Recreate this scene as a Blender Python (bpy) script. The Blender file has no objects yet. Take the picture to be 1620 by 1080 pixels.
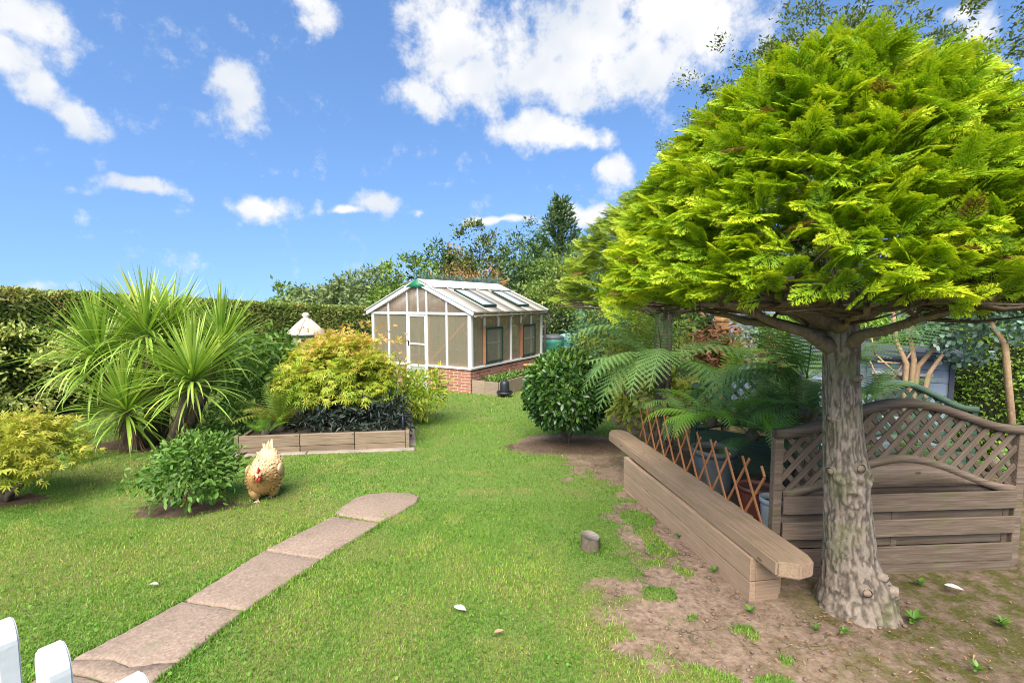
import bpy, bmesh, math
import numpy as np
from mathutils import Matrix, Vector

# ---------------------------------------------------------------- camera, sky, sun, exposure
sc = bpy.context.scene
col = sc.collection
H_CAM, PITCH, FPX = 1.75, math.radians(4.46), 770.0
cam_d = bpy.data.cameras.new('camera'); cam = bpy.data.objects.new('camera', cam_d); col.objects.link(cam)
cam_d.sensor_width = 36.0; cam_d.lens = FPX / 1620 * 36.0; cam_d.clip_start = .05; cam_d.clip_end = 3000
cam.location = (0, 0, H_CAM); cam.rotation_euler = (math.pi / 2 - PITCH, 0, 0)
sc.camera = cam
SUN_POS = Vector((-.20, -.66, .84)).normalized()
SUN_EL = math.asin(SUN_POS.z); SUN_ROT = math.atan2(SUN_POS.x, SUN_POS.y)
SKY_STRENGTH, SUN_STRENGTH, EXPOSURE = .118, 4.3, 1.2
sun_d = bpy.data.lights.new('sun', 'SUN'); sun_d.energy = SUN_STRENGTH; sun_d.angle = math.radians(58)
sun_d.color = (1, .93, .82)
sun = bpy.data.objects.new('sun', sun_d); col.objects.link(sun)
sun.rotation_euler = SUN_POS.to_track_quat('Z', 'Y').to_euler()
sc.view_settings.view_transform = 'Standard'; sc.view_settings.look = 'None'
sc.view_settings.exposure = EXPOSURE; sc.view_settings.gamma = 1.0
sc.view_settings.use_curve_mapping = False
sc.cycles.use_denoising = True; sc.cycles.filter_width = 1.0
sc.cycles.max_bounces = 6; sc.cycles.transparent_max_bounces = 10
sc.cycles.diffuse_bounces = 3; sc.cycles.glossy_bounces = 2; sc.cycles.transmission_bounces = 4
sc.cycles.caustics_reflective = False; sc.cycles.caustics_refractive = False

def pix_ray(x, y):
    u, v = (x - 810) / FPX, (540 - y) / FPX
    return np.array([u, math.cos(PITCH) + v * math.sin(PITCH), -math.sin(PITCH) + v * math.cos(PITCH)])

def pix_z(x, y, z):                      # point where the pixel's ray meets the level z
    d = pix_ray(x, y); t = (z - H_CAM) / d[2]
    return np.array([d[0] * t, d[1] * t, z])

def pix_y(x, y, Y):                      # point where the pixel's ray meets the depth Y
    d = pix_ray(x, y); t = Y / d[1]
    return np.array([d[0] * t, Y, d[2] * t + H_CAM])

world = bpy.data.worlds.new('World'); sc.world = world; world.use_nodes = True

def build_sky():
    nt = world.node_tree; nt.nodes.clear(); N = nt.nodes; L = nt.links
    out = N.new('ShaderNodeOutputWorld'); bg = N.new('ShaderNodeBackground')
    sky = N.new('ShaderNodeTexSky'); sky.sky_type = 'NISHITA'; sky.sun_disc = False
    sky.sun_elevation = SUN_EL; sky.sun_rotation = SUN_ROT
    sky.air_density = 1.0; sky.dust_density = .35; sky.ozone_density = 2.2; sky.altitude = 50
    hs = N.new('ShaderNodeHueSaturation'); hs.inputs['Saturation'].default_value = 1.14
    hs.inputs['Value'].default_value = 1.0; hs.inputs['Hue'].default_value = .503
    L.new(sky.outputs[0], hs.inputs['Color'])
    tc = N.new('ShaderNodeTexCoord'); sep = N.new('ShaderNodeSeparateXYZ')
    lift = N.new('ShaderNodeVectorMath'); lift.operation = 'MULTIPLY_ADD'; L.new(tc.outputs['Generated'], lift.inputs[0])
    lift.inputs[1].default_value = (1, 1, .8); lift.inputs[2].default_value = (0, 0, .24)      # clear air: blue reaches down to the horizon
    nrm = N.new('ShaderNodeVectorMath'); nrm.operation = 'NORMALIZE'; L.new(lift.outputs[0], nrm.inputs[0]); L.new(nrm.outputs[0], sky.inputs[0])
    L.new(tc.outputs['Generated'], sep.inputs[0])
    def m(op, a, b=None, c=None, clamp=False):
        n = N.new('ShaderNodeMath'); n.operation = op; n.use_clamp = clamp
        for i, s in enumerate((a, b, c)):
            if s is None: continue
            if isinstance(s, (int, float)): n.inputs[i].default_value = s
            else: L.new(s, n.inputs[i])
        return n.outputs[0]
    az = m('ARCTAN2', sep.outputs[0], sep.outputs[1]); el = m('ARCSINE', sep.outputs[2])
    cmb = N.new('ShaderNodeCombineXYZ'); L.new(az, cmb.inputs[0]); L.new(el, cmb.inputs[1])
    def noise(scale, detail, rough=.55, vec=None, dist=0):
        n = N.new('ShaderNodeTexNoise'); n.inputs['Scale'].default_value = scale
        n.inputs['Detail'].default_value = detail; n.inputs['Roughness'].default_value = rough
        n.inputs['Distortion'].default_value = dist
        L.new(vec or tc.outputs['Generated'], n.inputs['Vector']); return n
    warp = noise(9, 2)
    wsub = N.new('ShaderNodeVectorMath'); wsub.operation = 'SUBTRACT'; L.new(warp.outputs['Color'], wsub.inputs[0])
    wsub.inputs[1].default_value = (.5, .5, .5)
    wmul = N.new('ShaderNodeVectorMath'); wmul.operation = 'MULTIPLY_ADD'; L.new(wsub.outputs[0], wmul.inputs[0])
    wmul.inputs[1].default_value = (.10, .07, 0); L.new(cmb.outputs[0], wmul.inputs[2])
    P = wmul.outputs[0]
    # cloud centres: azimuth / elevation of the fair-weather clouds standing over the garden
    blobs = [(40, 40, 95, 55), (15, 90, 50, 40), (60, 140, 50, 34), (105, 172, 62, 34), (362, 160, 52, 50), (345, 135, 26, 24), (205, 292, 95, 17),
             (110, 284, 40, 14), (420, 322, 52, 24), (588, 325, 36, 24), (550, 338, 30, 9), (510, 330, 22, 14),
             (510, 14, 30, 26), (715, 50, 85, 76), (750, 125, 90, 50), (668, 158, 60, 30), (930, 60, 150, 90), (825, 130, 90, 45),
             (1075, 48, 150, 76), (880, 120, 160, 56), (1010, 105, 140, 55), (855, 205, 95, 32), (900, 165, 60, 30), (925, 215, 52, 22),
             (985, 272, 42, 34), (930, 336, 46, 18), (1545, 48, 42, 46), (1530, 20, 36, 20), (800, 352, 70, 9), (672, 345, 16, 10), (60, 452, 60, 12),
             (1490, 105, 20, 10)]
    acc = None
    for (bx, by, w, h) in blobs:
        d = pix_ray(bx, by); d = d / np.linalg.norm(d)
        a0, e0 = math.atan2(d[0], d[1]), math.asin(d[2])
        sx = FPX * (1 + d[0] ** 2 / d[1] ** 2); sy = FPX * (1 + (d[0] ** 2) / d[1] ** 2) ** .5 * 1.05
        s = N.new('ShaderNodeVectorMath'); s.operation = 'SUBTRACT'; L.new(P, s.inputs[0]); s.inputs[1].default_value = (a0, e0, 0)
        q = N.new('ShaderNodeVectorMath'); q.operation = 'MULTIPLY'; L.new(s.outputs[0], q.inputs[0])
        q.inputs[1].default_value = (sx / w, sy / h, 0)
        ln = N.new('ShaderNodeVectorMath'); ln.operation = 'LENGTH'; L.new(q.outputs[0], ln.inputs[0])
        amp = .5 if (bx, by) in ((60, 452), (672, 345), (510, 330), (1490, 105), (110, 284)) else 1.0
        f = m('MULTIPLY_ADD', ln.outputs['Value'], -amp * .8, amp)
        acc = f if acc is None else m('MAXIMUM', acc, f)
    # the same scattered cumulus everywhere else in the sky
    gen = noise(2.6, 1, .5)
    outside = m('MAXIMUM', m('MULTIPLY_ADD', m('ABSOLUTE', az), 4, -3.5, True), m('MULTIPLY_ADD', el, 4, -2.6, True))
    g = m('MULTIPLY', m('MULTIPLY_ADD', gen.outputs['Fac'], 5.0, -2.75), outside)
    acc = m('MAXIMUM', acc, g)
    fine = noise(19, 7, .64)
    dens = m('MULTIPLY_ADD', fine.outputs['Fac'], 1.9, m('ADD', acc, -1.04))
    mr = N.new('ShaderNodeMapRange'); mr.interpolation_type = 'SMOOTHSTEP'
    L.new(dens, mr.inputs['Value']); mr.inputs['From Min'].default_value = 0.0; mr.inputs['From Max'].default_value = .66
    cr = N.new('ShaderNodeValToRGB'); L.new(warp.outputs['Fac'], cr.inputs[0])
    K = CLOUD
    cr.color_ramp.elements[0].position = .3; cr.color_ramp.elements[0].color = (.74 * K, .79 * K, .86 * K, 1)
    cr.color_ramp.elements[1].position = .62; cr.color_ramp.elements[1].color = (K, .99 * K, .97 * K, 1)
    mix = N.new('ShaderNodeMix'); mix.data_type = 'RGBA'
    fac = m('MULTIPLY', mr.outputs['Result'], .94)
    up = m('MULTIPLY_ADD', el, 14, .25, True)
    L.new(m('MULTIPLY', fac, up), mix.inputs['Factor']); L.new(hs.outputs[0], mix.inputs['A']); L.new(cr.outputs[0], mix.inputs['B'])
    L.new(mix.outputs['Result'], bg.inputs['Color']); bg.inputs['Strength'].default_value = SKY_STRENGTH
    L.new(bg.outputs[0], out.inputs['Surface'])
CLOUD = 4.0
build_sky()

# ---------------------------------------------------------------- small numeric helpers
rng = np.random.default_rng(11)

def _hash(ix, iy, iz):
    h = (ix * 374761393 + iy * 668265263 + iz * 2147483647 + 1013904223) & 0xffffffff
    h = ((h ^ (h >> 13)) * 1274126177) & 0xffffffff
    h = ((h ^ (h >> 16)) * 2246822519) & 0xffffffff
    return ((h ^ (h >> 15)) & 0xffffff) / float(0xffffff)

def vnoise(p):
    p = np.asarray(p, float); i = np.floor(p).astype(np.int64); f = p - i; f = f * f * (3 - 2 * f); r = 0
    for a in (0, 1):
        for b in (0, 1):
            for c in (0, 1):
                w = (f[..., 0] if a else 1 - f[..., 0]) * (f[..., 1] if b else 1 - f[..., 1]) * (f[..., 2] if c else 1 - f[..., 2])
                r = r + w * _hash(i[..., 0] + a, i[..., 1] + b, i[..., 2] + c)
    return r

def fbm(p, o=4):
    p = np.asarray(p, float); r = 0; a = .5; t = 0
    for k in range(o):
        r = r + a * vnoise(p + 17.3 * k); t += a; a *= .5; p = p * 2.03
    return r / t

def n2(x, y, s, o=3, seed=0.0):
    x = np.asarray(x, float); y = np.asarray(y, float)
    return fbm(np.stack([x * s, y * s, np.full_like(x, 3.7 + seed)], -1), o)

def unit(v):
    v = np.asarray(v, float); return v / np.maximum(np.linalg.norm(v, axis=-1, keepdims=True), 1e-9)

def sstep(a, b, x):
    t = np.clip((np.asarray(x, float) - a) / (b - a), 0, 1); return t * t * (3 - 2 * t)

def gz(x, y):                                            # height of the garden: it falls gently away from the house
    x = np.asarray(x, float); y = np.asarray(y, float)
    base = -.035 * np.clip(y, -8, 16)
    return base + .018 * (n2(x, y, .9, 2) - .5)

def frames(d, n):                                        # template axis +Y along d, +Z towards n
    d = unit(d); x = unit(np.cross(d, n)); z = np.cross(x, d)
    return np.stack([x, d, z], -1)

# ---------------------------------------------------------------- objects
WM = {}
def mesh_data(name, V, F, mat=None, tint=None, smooth=False):
    me = bpy.data.meshes.new(name)
    V = np.asarray(V, np.float32).reshape(-1, 3)
    Fs = F if isinstance(F, list) else [F]
    Fs = [np.asarray(f, np.int32) for f in Fs if len(f)]
    me.vertices.add(len(V)); me.vertices.foreach_set('co', V.ravel())
    loops = np.concatenate([f.ravel() for f in Fs]); tot = np.concatenate([np.full(len(f), f.shape[1], np.int32) for f in Fs])
    st = np.concatenate([[0], np.cumsum(tot)[:-1]]).astype(np.int32)
    me.loops.add(len(loops)); me.loops.foreach_set('vertex_index', loops)
    me.polygons.add(len(tot)); me.polygons.foreach_set('loop_start', st); me.polygons.foreach_set('loop_total', tot)
    if smooth: me.polygons.foreach_set('use_smooth', np.ones(len(tot), bool))
    me.update(calc_edges=True)
    if tint is not None:
        a = me.attributes.new('tint', 'FLOAT', 'POINT'); a.data.foreach_set('value', np.asarray(tint, np.float32))
    if mat: me.materials.append(mat)
    return me

def link(o, parent=None, M=None):
    col.objects.link(o); M = Matrix(M) if M is not None else Matrix.Identity(4)
    WM[o.name] = M.copy()
    if parent is not None:
        o.parent = parent; o.matrix_basis = WM[parent.name].inverted() @ M
    else: o.matrix_basis = M
    return o

def tag(o, label=None, cat=None, group=None, kind=None):
    if label: o['label'] = label
    if cat: o['category'] = cat
    if group: o['group'] = group
    if kind: o['kind'] = kind
    return o

def T(x, y, z): return Matrix.Translation((x, y, z))
def RZ(a): return Matrix.Rotation(a, 4, 'Z')

def thing(name, label, cat, loc, rz=0, group=None):
    return tag(link(bpy.data.objects.new(name, None), None, T(*loc) @ RZ(rz)), label, cat, group)

def part(name, me, parent, M=None, kind=None, label=None):
    o = link(bpy.data.objects.new(name, me), parent, M)
    return tag(o, label, kind=kind)

def world_part(name, V, F, mat, parent, tint=None, smooth=False, kind=None, label=None):   # vertices given in world space
    P = WM[parent.name] if parent is not None else Matrix.Identity(4)
    V = np.asarray(V, float); Mi = np.array(P.inverted())
    V2 = V @ Mi[:3, :3].T + Mi[:3, 3]
    return part(name, mesh_data(name, V2, F, mat, tint, smooth), parent, P, kind, label)

_boxes = {}
def box_mesh(sx, sy, sz, mat, bev=.004, name='board'):
    k = (round(sx, 4), round(sy, 4), round(sz, 4), mat.name, bev)
    if k not in _boxes:
        bm = bmesh.new(); bmesh.ops.create_cube(bm, size=1, matrix=Matrix.Diagonal((sx, sy, sz, 1)))
        if bev: bmesh.ops.bevel(bm, geom=bm.edges[:], offset=min(bev, .3 * min(sx, sy, sz)), segments=1, affect='EDGES')
        me = bpy.data.meshes.new(name); bm.to_mesh(me); bm.free(); me.materials.append(mat); _boxes[k] = me
    return _boxes[k]

def box(name, size, mat, parent, M, bev=.004, label=None):
    return part(name, box_mesh(*size, mat, bev, name), parent, M, label=label)

def beam(name, a, b, w, h, mat, parent, bev=.004, up=(0, 0, 1), PM=None):      # a bar of section w x h from a to b
    a, b = Vector(a), Vector(b); d = b - a; x = d.normalized(); u = Vector(up)
    if abs(x.dot(u)) > .98: u = Vector((0, 1, 0))
    y = u.cross(x).normalized(); z = x.cross(y)
    M = Matrix(((x.x, y.x, z.x, 0), (x.y, y.y, z.y, 0), (x.z, y.z, z.z, 0), (0, 0, 0, 1)))
    M = T(*((a + b) / 2)) @ M
    if PM is not None: M = PM @ M
    return box(name, (d.length, w, h), mat, parent, M, bev)

def tube(pts, rad, n=8, cap=True):
    pts = np.asarray(pts, float); rad = np.broadcast_to(np.asarray(rad, float), (len(pts),))
    t = np.gradient(pts, axis=0); t = unit(t); up = np.array([0, 0, 1.0])
    V = []; x = None
    for i in range(len(pts)):
        if x is None:
            x = np.cross(t[i], up if abs(t[i][2]) < .9 else np.array([1.0, 0, 0]))
        x = unit(x - t[i] * np.dot(x, t[i])); y = np.cross(t[i], x)
        a = np.linspace(0, 2 * np.pi, n, endpoint=False)
        V.append(pts[i] + rad[i] * (np.cos(a)[:, None] * x + np.sin(a)[:, None] * y))
    V = np.concatenate(V); F = []
    for i in range(len(pts) - 1):
        for k in range(n): F.append((i * n + k, i * n + (k + 1) % n, (i + 1) * n + (k + 1) % n, (i + 1) * n + k))
    F = np.array(F); Fl = [F]
    if cap: Fl += [np.array([list(range(n))[::-1], list(range((len(pts) - 1) * n, len(pts) * n))])]
    return V, Fl

def join(parts):
    Vs = []; by = {}; o = 0
    for V, F in parts:
        Vs.append(np.asarray(V, float))
        for f in (F if isinstance(F, list) else [F]):
            f = np.asarray(f)
            if len(f): by.setdefault(f.shape[1], []).append(f + o)
        o += len(V)
    return np.concatenate(Vs), [np.concatenate(v) for v in by.values()]

def lathe(prof, n=24, jit=0):
    prof = np.asarray(prof, float); a = np.linspace(0, 2 * np.pi, n, endpoint=False)
    V = np.concatenate([np.stack([r * np.cos(a), r * np.sin(a), np.full(n, z)], -1) for r, z in prof]); F = []
    for i in range(len(prof) - 1):
        for k in range(n): F.append((i * n + k, i * n + (k + 1) % n, (i + 1) * n + (k + 1) % n, (i + 1) * n + k))
    return V, [np.array(F)]

# ---------------------------------------------------------------- materials
def new_mat(name):
    m = bpy.data.materials.new(name); m.use_nodes = True; nt = m.node_tree
    b = nt.nodes['Principled BSDF']; return m, nt, b

def ramp(nt, fac, stops):
    c = nt.nodes.new('ShaderNodeValToRGB'); e = c.color_ramp.elements
    while len(e) < len(stops): e.new(.5)
    for i, (p, cc) in enumerate(stops): e[i].position = p; e[i].color = (*cc, 1)
    nt.links.new(fac, c.inputs[0]); return c.outputs[0]

def nz(nt, scale, detail=4, rough=.55, vec=None, dist=0, vscale=None, coord='Object'):
    n = nt.nodes.new('ShaderNodeTexNoise'); n.inputs['Scale'].default_value = scale; n.inputs['Detail'].default_value = detail
    n.inputs['Roughness'].default_value = rough; n.inputs['Distortion'].default_value = dist
    if vec is None:
        tc = nt.nodes.new('ShaderNodeTexCoord'); vec = tc.outputs[coord]
    if vscale is not None:
        mp = nt.nodes.new('ShaderNodeMapping'); mp.inputs['Scale'].default_value = vscale; nt.links.new(vec, mp.inputs['Vector'])
        oi = nt.nodes.new('ShaderNodeObjectInfo'); sc_ = nt.nodes.new('ShaderNodeVectorMath'); sc_.operation = 'SCALE'
        nt.links.new(oi.outputs['Random'], sc_.inputs['Scale']); sc_.inputs[0].default_value = (13, 29, 7)
        nt.links.new(sc_.outputs[0], mp.inputs['Location']); vec = mp.outputs[0]
    nt.links.new(vec, n.inputs['Vector']); return n.outputs['Fac']

def math_(nt, op, a, b=None, c=None, clamp=False):
    n = nt.nodes.new('ShaderNodeMath'); n.operation = op; n.use_clamp = clamp
    for i, s in enumerate((a, b, c)):
        if s is None: continue
        if isinstance(s, (int, float)): n.inputs[i].default_value = s
        else: nt.links.new(s, n.inputs[i])
    return n.outputs[0]

def mixc(nt, f, a, b, mode='MIX'):
    n = nt.nodes.new('ShaderNodeMix'); n.data_type = 'RGBA'; n.blend_type = mode
    for s, k in ((f, 'Factor'), (a, 'A'), (b, 'B')):
        if isinstance(s, (int, float)): n.inputs[k].default_value = s
        elif isinstance(s, tuple): n.inputs[k].default_value = (*s, 1)
        else: nt.links.new(s, n.inputs[k])
    return n.outputs['Result']

def bump(nt, b, h, strength=.4, dist=.01):
    n = nt.nodes.new('ShaderNodeBump'); n.inputs['Strength'].default_value = strength; n.inputs['Distance'].default_value = dist
    nt.links.new(h, n.inputs['Height']); nt.links.new(n.outputs[0], b.inputs['Normal'])

GAIN = {'golden_conifer_leaf': 1.2, 'second_conifer_leaf': 1.45, 'maple_leaf': 1.5, 'yellow_maple_leaf': 1.35, 'hedge_leaf': 2.1, 'variegated_leaf': 1.8, 'cordyline_leaf': 1.7, 'tree_fern_frond': 1.9, 'bright_fern_frond': 1.9, 'yellowing_fern_frond': 1.3, 'olive_tree_leaf': 1.6,
        'dark_tree_leaf': 2.2, 'mid_green_tree_leaf': 1.9, 'grey_green_tree_leaf': 1.7, 'russet_tree_leaf': 1.3, 'pale_shrub_leaf': 1.5, 'blue_green_shrub_leaf': 1.4, 'privet_leaf': 1.6, 'variegated_dark_leaf': 1.4, 'hydrangea_leaf': 1.2, 'eucalyptus_leaf': 1.2, 'yellow_green_leaf': 1.3}
def leaf_mats(name, stops, trans=.3, rough=.5, spec=.35, spread=.35):
    k_ = GAIN.get(name, 1.0); stops = [(p_, tuple(min(.7, v * k_) for v in c_)) for p_, c_ in stops]; res = []
    for k in (0, spread):
        m, nt, b = new_mat(name + ('_single' if k else ''))
        at = nt.nodes.new('ShaderNodeAttribute'); at.attribute_name = 'tint'; f = at.outputs['Fac']
        if k:
            oi = nt.nodes.new('ShaderNodeObjectInfo')
            f = math_(nt, 'ADD', f, math_(nt, 'MULTIPLY_ADD', oi.outputs['Random'], k, -k / 2))
        c = ramp(nt, f, stops)
        nt.links.new(c, b.inputs['Base Color']); b.inputs['Roughness'].default_value = rough
        b.inputs['Specular IOR Level'].default_value = spec
        tr = nt.nodes.new('ShaderNodeBsdfTranslucent'); nt.links.new(mixc(nt, .5, c, (1.0, 1.0, .35), 'MULTIPLY'), tr.inputs['Color'])
        mx = nt.nodes.new('ShaderNodeMixShader'); mx.inputs[0].default_value = trans
        nt.links.new(b.outputs[0], mx.inputs[1]); nt.links.new(tr.outputs[0], mx.inputs[2])
        nt.links.new(mx.outputs[0], nt.nodes['Material Output'].inputs['Surface']); res.append(m)
    return tuple(res)

def wood_mat(name, c0, c1, c2, moss=0, bumps=.5, rough=.8, knots=True):
    m, nt, b = new_mat(name)
    g = nz(nt, 1, 5, .62, vscale=(3.6, 75, 75), dist=.5); big = nz(nt, 1, 3, .5, vscale=(1.6, 6, 6))
    c = ramp(nt, g, [(.25, c0), (.5, c1), (.75, c2)])
    c = mixc(nt, math_(nt, 'MULTIPLY_ADD', big, 1.8, -.55, True), c, mixc(nt, .55, c, c0))
    oi = nt.nodes.new('ShaderNodeObjectInfo')
    hv = nt.nodes.new('ShaderNodeHueSaturation'); nt.links.new(c, hv.inputs['Color'])
    nt.links.new(math_(nt, 'MULTIPLY_ADD', oi.outputs['Random'], .4, .8), hv.inputs['Value']); c = hv.outputs[0]
    if knots:
        vo = nt.nodes.new('ShaderNodeTexVoronoi'); vo.inputs['Scale'].default_value = 1
        tc = nt.nodes.new('ShaderNodeTexCoord'); mp = nt.nodes.new('ShaderNodeMapping'); mp.inputs['Scale'].default_value = (3.1, 8, 8)
        nt.links.new(tc.outputs['Object'], mp.inputs[0]); nt.links.new(mp.outputs[0], vo.inputs['Vector'])
        k = math_(nt, 'LESS_THAN', vo.outputs['Distance'], .085)
        c = mixc(nt, math_(nt, 'MULTIPLY', k, .65), c, tuple(.35 * v for v in c0))
    if moss:
        mo = nz(nt, 5, 5, .6); ge = nt.nodes.new('ShaderNodeNewGeometry'); sp = nt.nodes.new('ShaderNodeSeparateXYZ'); nt.links.new(ge.outputs['Normal'], sp.inputs[0])
        f = math_(nt, 'MULTIPLY', math_(nt, 'MULTIPLY_ADD', mo, 5, -2.4, True), math_(nt, 'MULTIPLY_ADD', sp.outputs[2], .6, .4, True))
        c = mixc(nt, math_(nt, 'MULTIPLY', f, moss), c, (.11, .135, .03))
    nt.links.new(c, b.inputs['Base Color']); b.inputs['Roughness'].default_value = rough; b.inputs['Specular IOR Level'].default_value = .25
    bump(nt, b, g, bumps, .004); return m

def plain_mat(name, c, rough=.5, var=.12, scale=6, spec=.4, bumps=0, metal=0, dirt=None):
    m, nt, b = new_mat(name); f = nz(nt, scale, 4)
    cc = ramp(nt, f, [(.3, tuple(v * (1 - var) for v in c)), (.7, tuple(min(1, v * (1 + var)) for v in c))])
    if dirt:
        d = nz(nt, scale * .6, 6, .65, vscale=(1, 1, .35)); cc = mixc(nt, math_(nt, 'MULTIPLY_ADD', d, 4, -2.0, True), cc, dirt)
    nt.links.new(cc, b.inputs['Base Color']); b.inputs['Roughness'].default_value = rough
    b.inputs['Specular IOR Level'].default_value = spec; b.inputs['Metallic'].default_value = metal
    if bumps: bump(nt, b, nz(nt, scale * 8, 4), bumps, .004)
    return m

def bark_mat(name, c0, c1, c2, moss=.35, sc_=1.0):
    m, nt, b = new_mat(name)
    f = nz(nt, 1, 8, .72, vscale=(24 * sc_, 24 * sc_, 15 * sc_), dist=1.2); g = nz(nt, 4, 4)
    c = ramp(nt, f, [(.22, c0), (.42, c1), (.72, c2)])
    at = nt.nodes.new('ShaderNodeAttribute'); at.attribute_name = 'tint'
    c = mixc(nt, at.outputs['Fac'], c, tuple(v * .5 for v in c0))                 # fissures between the plates
    c = mixc(nt, math_(nt, 'MULTIPLY', math_(nt, 'MULTIPLY_ADD', g, 5, -2.5, True), moss), c, (.13, .14, .05))
    nt.links.new(c, b.inputs['Base Color']); b.inputs['Roughness'].default_value = .9; b.inputs['Specular IOR Level'].default_value = .2
    bump(nt, b, f, .7, .012); return m

M_CORE = None
def ground_mat():
    m, nt, b = new_mat('lawn_ground')
    at = nt.nodes.new('ShaderNodeAttribute'); at.attribute_name = 'earth'
    mo = nt.nodes.new('ShaderNodeAttribute'); mo.attribute_name = 'moss'
    dr = nt.nodes.new('ShaderNodeAttribute'); dr.attribute_name = 'dry'
    f = nz(nt, 60, 5, .7); f2 = nz(nt, 9, 4)
    grass = ramp(nt, f, [(.25, (.05, .078, .018)), (.5, (.13, .195, .042)), (.75, (.22, .29, .075))])
    dry = ramp(nt, f, [(.25, (.07, .07, .02)), (.55, (.19, .18, .06)), (.8, (.30, .26, .11))])
    grass = mixc(nt, dr.outputs['Fac'], grass, dry)
    so = nz(nt, 26, 7, .68); so2 = nz(nt, 3.5, 4)
    soil = ramp(nt, so, [(.25, (.13, .085, .057)), (.5, (.26, .182, .128)), (.75, (.39, .29, .215))])
    soil = mixc(nt, math_(nt, 'MULTIPLY_ADD', so2, 3, -1.2, True), soil, mixc(nt, .5, soil, (.10, .066, .044)))
    # dried-out cracks
    vo = nt.nodes.new('ShaderNodeTexVoronoi'); vo.feature = 'DISTANCE_TO_EDGE'; vo.inputs['Scale'].default_value = 6.5
    tc = nt.nodes.new('ShaderNodeTexCoord'); wn = nt.nodes.new('ShaderNodeTexNoise'); wn.inputs['Scale'].default_value = 7; wn.inputs['Detail'].default_value = 5
    nt.links.new(tc.outputs['Object'], wn.inputs['Vector'])
    wv = nt.nodes.new('ShaderNodeVectorMath'); wv.operation = 'MULTIPLY_ADD'; nt.links.new(wn.outputs['Color'], wv.inputs[0]); wv.inputs[1].default_value = (.35, .35, 0)
    nt.links.new(tc.outputs['Object'], wv.inputs[2]); nt.links.new(wv.outputs[0], vo.inputs['Vector'])
    crack = math_(nt, 'MULTIPLY', math_(nt, 'LESS_THAN', vo.outputs['Distance'], .022), math_(nt, 'MULTIPLY_ADD', so2, 6, -2.6, True))
    soil = mixc(nt, math_(nt, 'MULTIPLY', crack, .75), soil, (.05, .034, .022))
    moss = ramp(nt, f, [(.3, (.05, .055, .012)), (.7, (.15, .16, .025))])
    ms = math_(nt, 'MULTIPLY', mo.outputs['Fac'], math_(nt, 'MULTIPLY_ADD', nz(nt, 7, 6, .68), 7, -2.9, True))
    soil = mixc(nt, ms, soil, moss)
    dk = nt.nodes.new('ShaderNodeAttribute'); dk.attribute_name = 'humus'
    soil = mixc(nt, math_(nt, 'MULTIPLY', dk.outputs['Fac'], .8), soil, mixc(nt, so, (.03, .02, .013), (.10, .07, .047)))
    e = math_(nt, 'MULTIPLY_ADD', math_(nt, 'ADD', at.outputs['Fac'], math_(nt, 'MULTIPLY_ADD', f2, .7, -.35)), 4, -1.5, True)
    c = mixc(nt, e, grass, soil)
    nt.links.new(c, b.inputs['Base Color']); b.inputs['Roughness'].default_value = .95; b.inputs['Specular IOR Level'].default_value = .1
    hh = math_(nt, 'SUBTRACT', math_(nt, 'ADD', so, math_(nt, 'MULTIPLY', f, .5)), math_(nt, 'MULTIPLY', crack, 1.2))
    bump(nt, b, hh, .7, .012); return m

W_BENCH = wood_mat('bench_timber', (.21, .138, .088), (.315, .215, .140), (.39, .28, .19), moss=.25)
W_FENCE = wood_mat('weathered_fence_timber', (.075, .052, .036), (.15, .108, .078), (.24, .185, .142), moss=.5, bumps=.8)
W_GREEN = wood_mat('dark_green_stained_timber', (.028, .05, .034), (.055, .095, .062), (.085, .135, .09), knots=False)
W_TRELL = wood_mat('orange_trellis_timber', (.25, .10, .04), (.42, .18, .075), (.52, .25, .11), knots=False)
W_SLEEP = wood_mat('planter_timber', (.13, .09, .06), (.25, .185, .125), (.36, .28, .20), moss=.2, bumps=.9)
W_LEDGE = wood_mat('mossy_ledge_timber', (.20, .17, .09), (.32, .28, .17), (.42, .37, .25), moss=.9)
W_RED = wood_mat('red_cedar_brace', (.22, .09, .045), (.34, .15, .08), (.42, .21, .12), knots=False)
W_BED = wood_mat('grey_board', (.16, .12, .085), (.26, .20, .145), (.36, .29, .22), moss=.3)
M_BARK = bark_mat('conifer_bark', (.085, .064, .046), (.225, .178, .134), (.37, .31, .25), moss=.7)
M_BARK2 = bark_mat('brown_bark', (.05, .038, .026), (.11, .085, .06), (.19, .15, .11), moss=.3)
M_TWIG = bark_mat('dark_twig', (.03, .022, .015), (.07, .05, .034), (.13, .095, .065), moss=.1)
M_LIMB = bark_mat('limb_bark', (.06, .045, .032), (.15, .115, .082), (.27, .22, .165), moss=.3)
M_TAN = bark_mat('tan_stem', (.20, .12, .06), (.36, .23, .13), (.50, .36, .22), moss=0)
M_WHITE = plain_mat('white_paint', (.66, .67, .67), .45, .04, 3, dirt=(.62, .60, .55))
M_PICKET = plain_mat('white_picket_paint', (.60, .62, .63), .5, .04, 9, bumps=.15, dirt=(.70, .70, .68))
M_DKGREEN = plain_mat('dark_green_paint', (.018, .05, .035), .4, .15, 8)
M_GREENCAP = plain_mat('green_gable_paint', (.012, .16, .075), .4, .1, 8)
M_CREST = plain_mat('faded_green_cresting', (.06, .15, .125), .5, .2, 9)
M_GUTTER = plain_mat('brown_grey_gutter', (.17, .14, .12), .45, .15, 6)
M_ROOF = plain_mat('cream_polycarbonate_roof', (.62, .58, .50), .35, .06, 2.5, dirt=(.50, .43, .35))
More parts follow.
